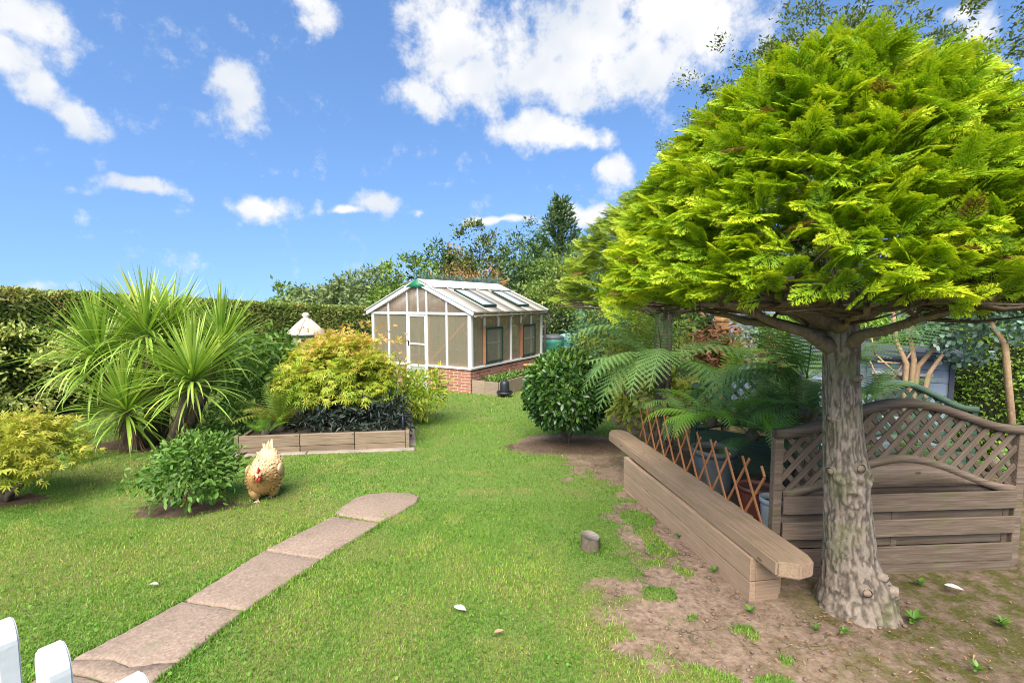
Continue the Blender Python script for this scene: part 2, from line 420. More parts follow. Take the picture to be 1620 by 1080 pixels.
def roof_mat():
    m = plain_mat('translucent_cream_roof', (.66, .61, .52), .35, .06, 2.5, dirt=(.55, .47, .38)); nt = m.node_tree; b = nt.nodes['Principled BSDF']
    tl = nt.nodes.new('ShaderNodeBsdfTranslucent'); tl.inputs['Color'].default_value = (.85, .80, .70, 1); mx = nt.nodes.new('ShaderNodeMixShader'); mx.inputs[0].default_value = .4
    nt.links.new(b.outputs[0], mx.inputs[1]); nt.links.new(tl.outputs[0], mx.inputs[2]); nt.links.new(mx.outputs[0], nt.nodes['Material Output'].inputs['Surface']); return m
M_ROOFT = roof_mat()
M_RSHEET = plain_mat('white_roof_sheet', (.75, .74, .71), .4, .05, 3)
M_VENT = plain_mat('pale_vent_pane', (.80, .84, .86), .12, .03, 3, spec=.6)
M_CONC = plain_mat('concrete_footing', (.27, .225, .18), .85, .2, 9, bumps=.4)
M_STONE = plain_mat('pale_stone', (.66, .58, .48), .8, .12, 14, bumps=.4, dirt=(.55, .42, .30))
M_MORTAR = plain_mat('mortar', (.62, .55, .46), .9, .15, 20, bumps=.3)
M_BUTT = plain_mat('green_plastic', (.05, .24, .185), .4, .08, 4)
M_BUTT2 = plain_mat('teal_plastic', (.055, .24, .25), .4, .08, 4)
M_LIDDARK = plain_mat('grey_plastic_lid', (.10, .11, .12), .45, .1, 5)
M_BLACK = plain_mat('black_plastic', (.018, .02, .025), .42, .2, 7)
M_TERRA = plain_mat('brown_plastic_pot', (.16, .055, .035), .5, .15, 7)
M_POTG = plain_mat('ribbed_grey_pot', (.11, .125, .125), .55, .2, 9)
M_POTL = plain_mat('light_grey_pot', (.38, .42, .44), .45, .1, 6)
M_ORPOT = plain_mat('orange_clay', (.52, .25, .10), .7, .15, 8)
M_SLATE = plain_mat('blue_grey_boards', (.30, .36, .45), .6, .12, 5, dirt=(.15, .18, .23))
M_SLATE2 = plain_mat('slate_felt', (.07, .08, .10), .7, .15, 8)
M_SOIL = plain_mat('dark_soil', (.055, .038, .026), .95, .4, 22, bumps=.9)
M_EDGE = plain_mat('blue_black_plastic_edging', (.02, .03, .05), .4, .1, 5)
M_RUST = wood_mat('orange_rotten_timber', (.26, .13, .05), (.46, .26, .11), (.58, .40, .22))
M_FROND_DEAD = leaf_mats('dead_brown_frond', [(0, (.10, .035, .015)), (.5, (.24, .10, .045)), (1, (.40, .22, .11))], .15, .7)

def slab_mat():
    m, nt, b = new_mat('buff_paving'); f = nz(nt, 55, 6, .7); g = nz(nt, 3.5, 5, .6); h = nz(nt, 11, 5)
    c = ramp(nt, f, [(.28, (.165, .115, .082)), (.5, (.265, .195, .145)), (.72, (.37, .29, .225))])
    c = mixc(nt, math_(nt, 'MULTIPLY_ADD', g, 2.6, -.95, True), c, mixc(nt, .5, c, (.27, .20, .15)))
    c = mixc(nt, math_(nt, 'MULTIPLY_ADD', h, 6, -3.5, True), c, (.20, .185, .12))
    c = mixc(nt, math_(nt, 'MULTIPLY_ADD', nz(nt, 24, 6, .7), 9, -5.6, True), c, (.44, .40, .33)); c = mixc(nt, math_(nt, 'MULTIPLY', math_(nt, 'MULTIPLY_ADD', nz(nt, 6, 6, .7), 5, -2.7, True), .6), c, (.11, .075, .05))
    nt.links.new(c, b.inputs['Base Color']); b.inputs['Roughness'].default_value = .9; b.inputs['Specular IOR Level'].default_value = .2
    bump(nt, b, f, .5, .006); return m
M_SLAB = slab_mat()

def brick_mat():
    m, nt, b = new_mat('red_brick'); oi = nt.nodes.new('ShaderNodeObjectInfo'); f = nz(nt, 40, 5, .65)
    c = ramp(nt, oi.outputs['Random'], [(0, (.22, .085, .055)), (.4, (.34, .135, .085)), (.75, (.40, .17, .105)), (1, (.30, .15, .115))])
    c = mixc(nt, math_(nt, 'MULTIPLY_ADD', f, 2.4, -.9, True), c, mixc(nt, .4, c, (.16, .075, .055)))
    nt.links.new(c, b.inputs['Base Color']); b.inputs['Roughness'].default_value = .9; bump(nt, b, f, .5, .005); return m
M_BRICK = brick_mat()

def pane_mat(name, tint, alpha, gloss=.12):
    m, nt, b = new_mat(name)
    wv = nz(nt, 1, 3, .5, vscale=(38, 38, .6)); c = ramp(nt, wv, [(.35, tuple(v * .86 for v in tint)), (.65, tint)])
    tr = nt.nodes.new('ShaderNodeBsdfTransparent'); tr.inputs['Color'].default_value = (.80, .77, .68, 1)
    tl = nt.nodes.new('ShaderNodeBsdfTranslucent'); nt.links.new(c, tl.inputs['Color'])
    nt.links.new(c, b.inputs['Base Color']); b.inputs['Roughness'].default_value = gloss; b.inputs['Specular IOR Level'].default_value = .6
    m1 = nt.nodes.new('ShaderNodeMixShader'); m1.inputs[0].default_value = .45; nt.links.new(b.outputs[0], m1.inputs[1]); nt.links.new(tl.outputs[0], m1.inputs[2])
    m2 = nt.nodes.new('ShaderNodeMixShader'); m2.inputs[0].default_value = alpha; nt.links.new(m1.outputs[0], m2.inputs[1]); nt.links.new(tr.outputs[0], m2.inputs[2])
    nt.links.new(m2.outputs[0], nt.nodes['Material Output'].inputs['Surface']); return m
M_PANE = pane_mat('ribbed_clear_sheet', (.78, .72, .56), .74)
M_PANEG = pane_mat('gable_sheet', (.85, .74, .64), .66)
M_CLEAR = pane_mat('window_glass', (.50, .53, .48), .70, .05)

# ---------------------------------------------------------------- ground
EB = [(y, x) for x, y in ((.50, 20), (.50, 8.2), (.58, 7.4), (.70, 6.6), (.75, 6.05), (.95, 5.35), (1.02, 4.9), (1.02, 4.4), (.98, 3.9), (.97, 3.5), (.80, 3.15), (.70, 2.8), (.74, 2.5), (.86, 2.25), (.98, 1.9), (1.05, 0))]
EBy = np.array([e[0] for e in EB][::-1]); EBx = np.array([e[1] for e in EB][::-1])
def ell(x, y, cx, cy, rx, ry): return 1 - np.hypot((x - cx) / rx, (y - cy) / ry)
def earth(x, y):
    x = np.asarray(x, float); y = np.asarray(y, float)
    xb = np.interp(y, EBy, EBx); nn = (n2(x, y, 1.7, 4) - .5)
    e = (x - xb) / .50 + .78 + nn * 2.0 + (n2(x, y, 6.5, 2, 3) - .5) * 1.7
    e = np.where(y > 7.6, e - (y - 7.6) * 2.0, e)
    e = np.where(y > 6.2, np.maximum(ell(x, y, .85, 6.75, 1.0, .65) * 2.0 + .45 + nn, np.minimum(e, 3 * (x - 1.6))), e)
    for cx, cy, rx, ry in ((1.02, 2.72, .16, .10), (.98, 2.98, .12, .09), (1.33, 2.62, .14, .10), (1.27, 2.21, .12, .10), (1.42, 2.40, .08, .06), (1.2, 3.3, .10, .10), (.98, 2.22, .14, .16), (1.12, 3.62, .1, .2), (1.1, 4.1, .09, .2), (2.0, 2.25, .1, .08), (.86, 2.02, .2, .2)):
        e = e - 2.2 * sstep(-.1, .6, ell(x, y, cx, cy, rx * 1.2, ry * 1.2) + nn * 2.6 + (n2(x, y, 9, 2, 7) - .5) * 1.2)
    for cx, cy, rx, ry in ((-3.05, 4.42, .50, .26), (-4.9, 4.62, .40, .22), (-5.1, 6.75, 1.05, .42), (-8.7, 8.6, .5, 3.0)):
        e = np.maximum(e, ell(x, y, cx, cy, rx, ry) * 2.2 + .30 + nn * 1.6 + (n2(x, y, 8, 3, 5) - .5) * 1.8)
    return np.clip(e, 0, 1)

def mossf(x, y):
    x = np.asarray(x, float); y = np.asarray(y, float)
    return np.clip(sstep(1.5, 2.2, x) * 1.0 + sstep(.25, .6, n2(x, y, .9, 2, 5) * (x > .6)) * .25, 0, 1)
def dryf(x, y):
    a = np.maximum(sstep(.46, .66, n2(x, y, .9, 4, 9)) * .8, sstep(.56, .68, n2(x, y, 3.1, 3, 13)) * .7)
    a = np.maximum(a, sstep(-.2, .7, ell(np.asarray(x), np.asarray(y), -3.0, 3.3, 1.2, .7) + (n2(x, y, 2.2, 3, 2) - .5) * 1.6) * .85)
    a = np.maximum(a, sstep(-.2, .7, ell(np.asarray(x), np.asarray(y), .65, 2.45, .45, .7) + (n2(x, y, 3, 3, 4) - .5) * 1.6) * .9)
    a = np.maximum(a, sstep(-.2, .7, ell(np.asarray(x), np.asarray(y), -.75, 2.1, .5, .35) + (n2(x, y, 3, 3, 4) - .5) * 1.6) * .7)
    return np.clip(a, 0, 1)

def grid_axis(stops):
    out = []
    for (a, b, s) in stops: out.append(np.arange(a, b, s))
    return np.concatenate(out + [[stops[-1][1]]])
gxs = grid_axis([(-500, -60, 40), (-60, -12, 4), (-12, -6, .3), (-6, 4.4, .065), (4.4, 12, .3), (12, 60, 4), (60, 500, 40)])
gys = grid_axis([(-60, -4, 4), (-4, 1.2, .3), (1.2, 8, .065), (8, 17, .25), (17, 60, 3), (60, 900, 40)])
GX, GY = np.meshgrid(gxs, gys); nx, ny = len(gxs), len(gys)
ea = earth(GX, GY)
GZ = gz(GX, GY) + .012 * ea * (n2(GX, GY, 9, 3) - .5) * 2 - .012 * ea
idx = np.arange(nx * ny).reshape(ny, nx)
GF = np.stack([idx[:-1, :-1], idx[:-1, 1:], idx[1:, 1:], idx[1:, :-1]], -1).reshape(-1, 4)
gme = mesh_data('lawn', np.stack([GX, GY, GZ], -1), GF, ground_mat(), smooth=True)
for nm, v in (('earth', ea), ('moss', mossf(GX, GY)), ('dry', dryf(GX, GY)), ('humus', np.clip(np.where(GX < 0, 1.0, 0) + sstep(1.6, 2.3, GX) * .5 + sstep(.0, .5, ell(GX, GY, .85, 6.7, 1.2, .6)), 0, 1))):
    a = gme.attributes.new(nm, 'FLOAT', 'POINT'); a.data.foreach_set('value', v.ravel().astype(np.float32))
tag(part('lawn', gme, None), 'mown lawn with bare soil running along the timber bench', None, None, 'structure')

# ---------------------------------------------------------------- paving path
path = tag(link(bpy.data.objects.new('garden_path', None), None, T(-1.6, 3.2, -.1)), 'path of buff slabs crossing the lawn', None, None, 'structure')
def slab(poly, z0=.018, th=.06, bev=.006, wob=.006):
    P = []
    n = len(poly)
    for i in range(n):
        a, b = np.array(poly[i]), np.array(poly[(i + 1) % n]); k = max(2, int(np.linalg.norm(b - a) / .035))
        for t in range(k):
            q = a + (b - a) * t / k
            P.append(q + (rng.normal(0, wob, 2) * .55 if 0 < t else 0))
    P = np.array(P); c = P.mean(0)
    inn = c + (P - c) * (1 - 2.4 * bev / np.maximum(np.linalg.norm(P - c, axis=1), .05))[:, None]
    zt = gz(P[:, 0], P[:, 1]) + z0; m = len(P)
    tv = np.column_stack([inn, gz(inn[:, 0], inn[:, 1]) + z0]); sv = np.column_stack([P, zt - bev]); bv = np.column_stack([P, zt - th])
    V = np.concatenate([tv, sv, bv]); i = np.arange(m); j = (i + 1) % m
    F4 = np.concatenate([np.stack([i + m, j + m, j, i], -1), np.stack([i + 2 * m, j + 2 * m, j + m, i + m], -1)])
    world_part('paving_slab', V, [F4, np.array([list(range(m))])], M_SLAB, path)
Lp = [(-2.46, 1.75), (-2.29, 2.30), (-2.04, 2.89), (-1.87, 3.55), (-1.59, 4.20)]
Rp = [(-1.93, 1.62), (-1.74, 2.16), (-1.61, 2.79), (-1.39, 3.42), (-1.13, 4.06)]
for i in range(4):
    l0, r0, l1, r1 = [np.array(v) for v in (Lp[i], Rp[i], Lp[i + 1], Rp[i + 1])]
    g0, g1 = (l1 - l0) / np.linalg.norm(l1 - l0) * .008, (r1 - r0) / np.linalg.norm(r1 - r0) * .008
    if i == 1:                                   # this slab has broken: the crack runs across its near end
        ca = [l0 + (l1 - l0) * .12, l0 + (l1 - l0) * .2 + (r0 - l0) * .33, l0 + (l1 - l0) * .17 + (r0 - l0) * .6, r0 + (r1 - r0) * .30]
        slab([l0 + g0, r0 + g1] + [c - g0 * .5 for c in ca[::-1]], .014); slab([c + g0 * .5 for c in ca] + [r1 - g1, l1 - g0])
    else: slab([l0 + g0, r0 + g1, r1 - g1, l1 - g0])
end = [pix_z(*p, -.15)[:2] for p in ((528, 815), (545, 800), (562, 788), (583, 781), (615, 778), (648, 779), (664, 785), (658, 795), (632, 812), (604, 826))]
slab([end[0]] + end[:0:-1], .02)

# ---------------------------------------------------------------- leaf templates (base at origin, tip +Y, face +Z)
def t_simple(w=.45, fold=.07, droop=.1):
    V = np.array([(0, 0, 0), (w / 2, .45, fold), (0, 1, -droop), (-w / 2, .45, fold)], float)
    return V, np.array([(0, 1, 2), (0, 2, 3)]), np.zeros(4)
def t_fine(w=.42, fold=.06, droop=.18):
    V = [(0, 0, 0)]; tv = [0.]
    for t, k in ((.25, .72), (.55, 1.0), (.82, .6)):
        z = -droop * t * t
        V += [(-w / 2 * k, t, z + fold * k), (0, t + .03, z), (w / 2 * k, t, z + fold * k)]
    V.append((0, 1, -droop)); V = np.array(V)
    F = [(0, 2, 1), (0, 3, 2), (7, 8, 10), (8, 9, 10)]
    for a in (1, 4): F += [(a, a + 1, a + 4), (a, a + 4, a + 3), (a + 1, a + 2, a + 5), (a + 1, a + 5, a + 4)]
    return V, np.array(F), np.zeros(11)
def t_maple(n=5):
    V = [(0, 0, 0)]; F = []; tv = [0.]
    for a, l in zip(np.radians((-78, -40, 0, 40, 78)), (.62, .9, 1.0, .9, .62)):
        d = np.array([math.sin(a), math.cos(a)]); p = np.array([d[1], -d[0]]); o = len(V)
        for q, z, tt in ((d * .45 * l - p * .10, -.01, .05), (d * l, -.16 * l, .25), (d * .45 * l + p * .10, -.01, .05)):
            V.append((q[0], q[1] , z)); tv.append(tt)
        F += [(0, o, o + 1), (0, o + 1, o + 2)]
    return np.array(V), np.array(F), np.array(tv)
def t_round():
    a = np.linspace(0, 2 * np.pi, 7)[:-1]
    V = np.column_stack([.42 * np.sin(a), .5 - .5 * np.cos(a), .08 * np.abs(np.sin(a))]); return V, np.array([(0, 2, 1), (0, 3, 2), (0, 4, 3), (0, 5, 4)]), np.zeros(6)

def scatter(tp, R, pos, s, tint):
    V, F, tv = tp; N = len(pos); s = np.broadcast_to(np.asarray(s, float), (N,))
    VV = np.einsum('nij,vj->nvi', R, V) * s[:, None, None] + pos[:, None, :]
    FF = (F[None] + (np.arange(N) * len(V))[:, None, None]).reshape(-1, F.shape[1])
    return VV.reshape(-1, 3), FF, (tint[:, None] + tv[None]).reshape(-1)

CAMP = np.array([0, 0, H_CAM])
def foliage(root, tp, R, pos, s, tint, mats, parts=0, pname='leaf', sname='foliage', variants=None, outward=None):
    """The largest-looking leaves become objects of their own, the rest one mesh."""
    N = len(pos); s = np.broadcast_to(np.asarray(s, float), (N,)); tps = variants or [tp]
    which = np.arange(N) % len(tps); pick = np.zeros(N, bool)
    if parts:
        vis = s / np.linalg.norm(pos - CAMP, axis=1)
        if outward is not None: vis = vis * np.clip((outward * unit(CAMP - pos)).sum(1) + .15, .01, 1)
        pz = pos - CAMP; px = 810 + FPX * pz[:, 0] / np.maximum(pz[:, 1], .1); py = 480 - FPX * pz[:, 2] / np.maximum(pz[:, 1], .1)
        vis = np.where((px > 0) & (px < 1620) & (py > 0) & (py < 1080), vis, 0)
        pick[np.argsort(-vis)[:parts]] = True
    for k, t in enumerate(tps):
        sel = pick & (which == k)
        if sel.any():
            me = mesh_data(pname, t[0], t[1], mats[1], t[2] + .5)
            for i in np.nonzero(sel)[0]:
                M = np.eye(4); M[:3, :3] = R[i] * s[i]; M[:3, 3] = pos[i]
                part(pname, me, root, Matrix(M.tolist()))
    outs = []; tt = []
    for k, t in enumerate(tps):
        sel = (~pick) & (which == k)
        if sel.any():
            V, F, ti = scatter(t, R[sel], pos[sel], s[sel], tint[sel]); outs.append((V, F)); tt.append(ti)
    if outs:
        V, F = join(outs); return world_part(sname, V, F, mats[0], root, np.concatenate(tt), kind='stuff')

def shell_points(n, c, r, thick=.25, lump=.18, fl=2.2, zmin=-1, seed=0):
    """points through the outer part of a lumpy ellipsoid, with outward directions"""
    d = unit(rng.normal(size=(int(n * 1.8), 3))); d = d[d[:, 2] > zmin][:n]
    q = 1 + lump * 2 * (fbm(d * fl + 5.1 + seed, 3) - .5)
    q = q * (1 - thick * rng.random(len(d)) ** 1.6)
    return np.asarray(c) + d * q[:, None] * np.asarray(r), unit(d / np.asarray(r))

def clumped(n, c, r, ncl, cl=.3, **kw):
    """leaves gathered into clumps standing on a lumpy ellipsoid"""
    P, O = shell_points(ncl, c, r, **kw); ncl = len(P); k = rng.integers(0, ncl, n); v = rng.normal(size=(n, 3)) * .5
    rad = cl * (.6 + .8 * rng.random(ncl)); off = v * rad[k][:, None] * np.array([1, 1, .75])
    return P[k] + off, unit(O[k] + .8 * v), (rng.random(ncl) - .5)[k]

def leaf_frames(o, up=.5, rnd=.6, droop=0.):
    n = len(o); d = unit(o + rng.normal(size=(n, 3)) * rnd + np.array([0, 0, -droop])); nrm = unit(o * .7 + np.array([0, 0, up]) + rng.normal(size=(n, 3)) * rnd * .7)
    return frames(d, nrm)

def limbs(root, base, tips, r0, mat, name='branch', split=.35, merge=False):
    parts_ = []
    for t in tips:
        base_, t = np.asarray(base, float), np.asarray(t, float); k = np.linspace(0, 1, 7)[:, None]
        mid = base_ + (t - base_) * split; mid[2] += .25 * (t[2] - base_[2])
        p = (1 - k) ** 2 * base_ + 2 * k * (1 - k) * mid + k * k * t; p[1:-1] += rng.normal(size=(5, 3)) * .02 * np.linalg.norm(t - base_)
        V, F = tube(p, r0 * (1 - .8 * k[:, 0]), 7); parts_.append((V, F))
    if merge:
        V, F = join(parts_); world_part(name, V, F, mat, root, np.zeros(len(V)), smooth=True)
    else:
        for V, F in parts_: world_part(name, V, F, mat, root, np.zeros(len(V)), smooth=True)

SIMPLE, FINE, MAPLE, ROUND = t_simple(), t_fine(), t_maple(), t_round()
NARROW = t_simple(.28, .05, .15)

def shrub(name, label, cat, loc, lobes, n, size, mats, tp=SIMPLE, clumps=0, cl=.2, parts=0, stems=4, sr=.02, smat=None, thick=.3, lump=.15,
          up=.5, rnd=.6, droop=0, zmin=-.7, group=None, hgrad=0, stem_name='stem', base=.5):
    x, y = loc; root = thing(name, label, cat, (x, y, float(gz(x, y))), 0, group); P = []; O = []; Tn = []
    tot = sum(l[1][0] * l[1][1] + l[1][0] * l[1][2] for l in lobes)
    for i, (c, r) in enumerate(lobes):
        k = int(n * (r[0] * r[1] + r[0] * r[2]) / tot)
        if clumps:
            p, o, t = clumped(k, c, r, max(6, int(clumps * k / n)), cl, thick=thick, lump=lump, zmin=zmin, seed=i)
        else:
            p, o = shell_points(k, c, r, thick, lump, zmin=zmin, seed=i); t = np.zeros(len(p))
        P.append(p); O.append(o); Tn.append(t)
    P = np.concatenate(P); O = np.concatenate(O); t = np.concatenate(Tn)
    g = gz(P[:, 0], P[:, 1]); keep = P[:, 2] > g + .02; P, O, t = P[keep], O[keep], t[keep]
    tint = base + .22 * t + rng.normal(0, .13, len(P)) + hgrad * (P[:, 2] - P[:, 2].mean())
    R = leaf_frames(O, up, rnd, droop)
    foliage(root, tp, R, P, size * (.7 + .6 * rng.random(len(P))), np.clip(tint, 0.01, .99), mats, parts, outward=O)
    if stems:
        tips = []
        for i in range(stems):
            c, r = lobes[i % len(lobes)]; v = unit(rng.normal(size=3)) * np.array([.6, .6, .3]); tips.append(np.asarray(c) + v * np.asarray(r))
        limbs(root, (x, y, float(gz(x, y)) - .03), tips, sr, smat or M_BARK2, stem_name, merge=stems > 8)
    return root

# foliage colours
M_CORE = plain_mat('inner_hedge_twigs', (.035, .04, .016), .95, .5, 30, bumps=.8)
C_CONIF = leaf_mats('golden_conifer_leaf', [(0, (.03, .07, .004)), (.32, (.12, .23, .008)), (.55, (.29, .42, .012)), (.85, (.55, .57, .02)), (1, (.66, .58, .07))], .33, .55, .25, .3)
C_CON2 = leaf_mats('second_conifer_leaf', [(0, (.05, .07, .012)), (.35, (.13, .19, .018)), (.6, (.26, .33, .028)), (1, (.40, .42, .06))], .3, .55, .25, .3)
C_LAUREL = leaf_mats('laurel_leaf', [(0, (.012, .035, .010)), (.4, (.03, .085, .015)), (.7, (.085, .18, .022)), (1, (.20, .31, .045))], .18, .3, .5)
C_MAPLE = leaf_mats('maple_leaf', [(0, (.06, .12, .008)), (.4, (.17, .26, .018)), (.65, (.30, .34, .035)), (.85, (.46, .34, .07)), (1, (.50, .25, .09))], .38, .5, .3)
C_MAPLE2 = leaf_mats('yellow_maple_leaf', [(0, (.10, .15, .012)), (.4, (.25, .29, .028)), (.7, (.38, .36, .045)), (1, (.45, .32, .08))], .38, .5, .3)
C_HEDGE = leaf_mats('hedge_leaf', [(0, (.03, .05, .012)), (.35, (.075, .115, .02)), (.6, (.14, .17, .035)), (.85, (.22, .17, .06)), (1, (.26, .15, .07))], .25, .45, .4)
C_PRIVET = leaf_mats('privet_leaf', [(0, (.03, .07, .008)), (.4, (.08, .16, .018)), (.7, (.16, .26, .03)), (1, (.26, .35, .06))], .28, .4, .4)
C_VAR = leaf_mats('variegated_leaf', [(0, (.025, .06, .015)), (.45, (.07, .13, .03)), (.6, (.26, .29, .06)), (1, (.46, .44, .14))], .22, .35, .4)
C_VARDK = leaf_mats('variegated_dark_leaf', [(0, (.015, .035, .012)), (.5, (.045, .08, .03)), (.8, (.15, .19, .09)), (1, (.30, .33, .17))], .2, .35, .4)
C_HYDR = leaf_mats('hydrangea_leaf', [(0, (.03, .075, .012)), (.4, (.07, .16, .02)), (.7, (.14, .25, .04)), (1, (.27, .38, .09))], .28, .42, .4)
C_CORD = leaf_mats('cordyline_leaf', [(0, (.05, .095, .010)), (.35, (.11, .19, .022)), (.65, (.21, .30, .045)), (.9, (.38, .40, .09)), (1, (.48, .36, .08))], .28, .38, .45, .45)
C_FERN = leaf_mats('tree_fern_frond', [(0, (.035, .085, .02)), (.5, (.085, .155, .042)), (1, (.17, .26, .08))], .3, .5, .3, .7)
C_FERNB = leaf_mats('bright_fern_frond', [(0, (.06, .15, .012)), (.5, (.13, .27, .025)), (1, (.24, .37, .05))], .35, .5, .3, .6)
C_FERNY = leaf_mats('yellowing_fern_frond', [(0, (.08, .15, .015)), (.5, (.15, .225, .03)), (1, (.27, .25, .045))], .35, .5, .3, .8)
C_DARKF = leaf_mats('black_leaf', [(0, (.010, .018, .014)), (.5, (.028, .045, .033)), (.8, (.075, .09, .055)), (1, (.16, .15, .10))], .12, .4, .4)
C_BLUEG = leaf_mats('eucalyptus_leaf', [(0, (.05, .10, .06)), (.45, (.12, .21, .14)), (.75, (.26, .37, .30)), (1, (.42, .53, .47))], .25, .5, .3)
C_YEL = leaf_mats('yellow_green_leaf', [(0, (.08, .12, .012)), (.5, (.21, .25, .03)), (1, (.42, .38, .06))], .35, .5, .3)
C_T_OLIVE = leaf_mats('olive_tree_leaf', [(0, (.03, .042, .010)), (.5, (.075, .10, .022)), (1, (.17, .19, .05))], .22, .55, .25)
C_T_DARK = leaf_mats('dark_tree_leaf', [(0, (.012, .026, .007)), (.5, (.034, .062, .014)), (1, (.09, .14, .04))], .2, .5, .3)
C_T_GREEN = leaf_mats('mid_green_tree_leaf', [(0, (.03, .055, .010)), (.5, (.085, .135, .022)), (1, (.19, .25, .05))], .25, .5, .3)
C_T_GREY = leaf_mats('grey_green_tree_leaf', [(0, (.04, .06, .022)), (.5, (.10, .135, .05)), (1, (.20, .24, .10))], .22, .55, .25)
C_T_RED = leaf_mats('russet_tree_leaf', [(0, (.09, .065, .025)), (.4, (.20, .13, .05)), (.7, (.29, .17, .075)), (1, (.30, .29, .07))], .22, .6, .2)
C_T_PALE = leaf_mats('pale_shrub_leaf', [(0, (.04, .075, .012)), (.45, (.11, .17, .028)), (.75, (.23, .28, .06)), (1, (.38, .32, .12))], .28, .5, .3)
C_T_BLUE = leaf_mats('blue_green_shrub_leaf', [(0, (.02, .06, .03)), (.5, (.06, .13, .07)), (1, (.15, .25, .14))], .22, .5, .3)
C_GRASS = leaf_mats('grass_blade', [(0, (.05, .115, .010)), (.28, (.115, .262, .026)), (.55, (.20, .37, .045)), (.74, (.36, .44, .07)), (.88, (.46, .42, .14)), (1, (.54, .47, .24))], .35, .5, .25)
C_LITTER = leaf_mats('fallen_leaf', [(0, (.12, .055, .025)), (.5, (.30, .16, .07)), (1, (.45, .33, .19))], .1, .7, .2)


# ---------------------------------------------------------------- greenhouse
GH_ANG = math.atan2(-.502, .865); GW, GL, GZ0 = 3.27, 3.83, -.4055
CORNER = np.array([-.989, 11.586]); FL = CORNER + GW * np.array([-.865, .502])
gh = thing('greenhouse', 'white framed greenhouse with brick base and green ridge cresting', 'greenhouse', (FL[0], FL[1], GZ0), GH_ANG)
GM = WM[gh.name]
def gbox(name, x0, x1, y0, y1, z0, z1, mat, parent=None, bev=.004):
    return box(name, (x1 - x0, y1 - y0, z1 - z0), mat, parent or gh, GM @ T((x0 + x1) / 2, (y0 + y1) / 2, (z0 + z1) / 2), bev)
def gbeam(name, a, b, w, h, mat, parent=None, up=(0, 0, 1), bev=.004): return beam(name, a, b, w, h, mat, parent or gh, bev, up, GM)
def gpoly(name, pts, mat, th=(0, 0, .006), parent=None):           # a flat plate with thickness, points in greenhouse space
    P = np.array(pts, float); n = len(P); V = np.concatenate([P, P + np.array(th)]); i = np.arange(n); j = (i + 1) % n
    me = mesh_data(name, V, [np.stack([i, j, j + n, i + n], -1), np.array([list(range(n))[::-1], list(range(n, 2 * n))])], mat)
    return part(name, me, parent or gh, GM)
SILL, EAVE, RIDGE, MID = .60, 1.97, 2.70, GW / 2
DX0, DX1 = 1.27, 1.92
gbox('footing', -.03, GW + .03, -.03, GL + .03, -.32, -.09, M_CONC)
# brick base: mortar core with single bricks standing a few millimetres proud of it
for a, b, c, d in ((0.006, DX0 - .03, .006, .10), (DX1 + .03, GW - .006, .006, .10), (GW - .10, GW - .006, .105, GL - .006), (.006, .10, .105, GL - .006), (.105, GW - .105, GL - .10, GL - .006)):
    gbox('mortar_core', a, b, c, d, -.09, SILL - .035, M_MORTAR, bev=0)
BR, CH = .2150, .0750; JT = .016
def brick_run(p0, p1, outward):
    p0, p1 = np.array(p0, float), np.array(p1, float); L = np.linalg.norm(p1 - p0); u = (p1 - p0) / L
    ang = math.atan2(u[1], u[0])
    for k in range(9):
        z = SILL - .035 - (k + .5) * CH; s = -(k % 2) * .1125
        while s < L - .02:
            a, b = max(s, 0), min(s + BR, L); s += BR + JT
            if b - a < .03: continue
            c = p0 + u * (a + b) / 2 + np.array(outward) * .004
            box('brick', (round(b - a, 3), .10, CH - JT), M_BRICK, gh, GM @ T(c[0], c[1], z + rng.normal(0, .0008)) @ RZ(ang), .003)
brick_run((0, .05), (DX0 - .03, .05), (0, -1)); brick_run((DX1 + .03, .05), (GW, .05), (0, -1)); brick_run((GW - .05, .105), (GW - .05, GL), (1, 0))
# sills
gbox('sill', -.04, DX0 - .035, -.04, .12, SILL - .034, SILL + .016, M_WHITE); gbox('sill', DX1 + .035, GW + .04, -.04, .12, SILL - .034, SILL + .016, M_WHITE)
gbox('sill', GW - .12, GW + .04, .122, GL + .04, SILL - .034, SILL + .016, M_WHITE); gbox('sill', -.04, .12, .122, GL + .04, SILL - .034, SILL + .016, M_WHITE)
gbox('sill', .122, GW - .122, GL - .12, GL + .04, SILL - .034, SILL + .016, M_WHITE)
# front posts, transom, gable posts, rafters
fx = [.0, .62, DX0, DX1, 2.55, GW]
def rz_at(x): return EAVE + (RIDGE - EAVE) * (1 - abs(x - MID) / MID)
S0 = SILL + .017
for x in fx:
    w = .085 if x in (0, GW) else .055; xx = min(max(x, w / 2), GW - w / 2)
    zb = -.06 if x in (DX0, DX1) else S0
    gbox('post', xx - w / 2, xx + w / 2, .0, .06, zb, 1.872, M_WHITE)
gbox('corner_board', GW - .005, GW + .012, .012, .10, S0, EAVE - .02, M_WHITE)
gbox('transom', -.01, GW + .01, -.006, .056, 1.875, 1.935, M_WHITE)
for x in (.62, DX0, MID, DX1, 2.55):
    gbox('gable_post', x - .024, x + .024, .0, .05, 1.938, rz_at(x) - .055, M_WHITE)
for s in (0, 1):
    xe = -.13 if s == 0 else GW + .13; ze = EAVE - (RIDGE - EAVE) * .13 / MID
    gbeam('bargeboard', (xe, -.045, ze - .005), (MID, -.045, RIDGE - .005), .035, .10, M_WHITE)
    gbeam('bargeboard', (xe, GL + .045, ze - .005), (MID, GL + .045, RIDGE - .005), .035, .10, M_WHITE)
gpoly('gable_cap', [(MID - .33, -.07, RIDGE - .125), (MID + .33, -.07, RIDGE - .125), (MID, -.07, RIDGE + .06)], M_GREENCAP, (0, .02, 0))
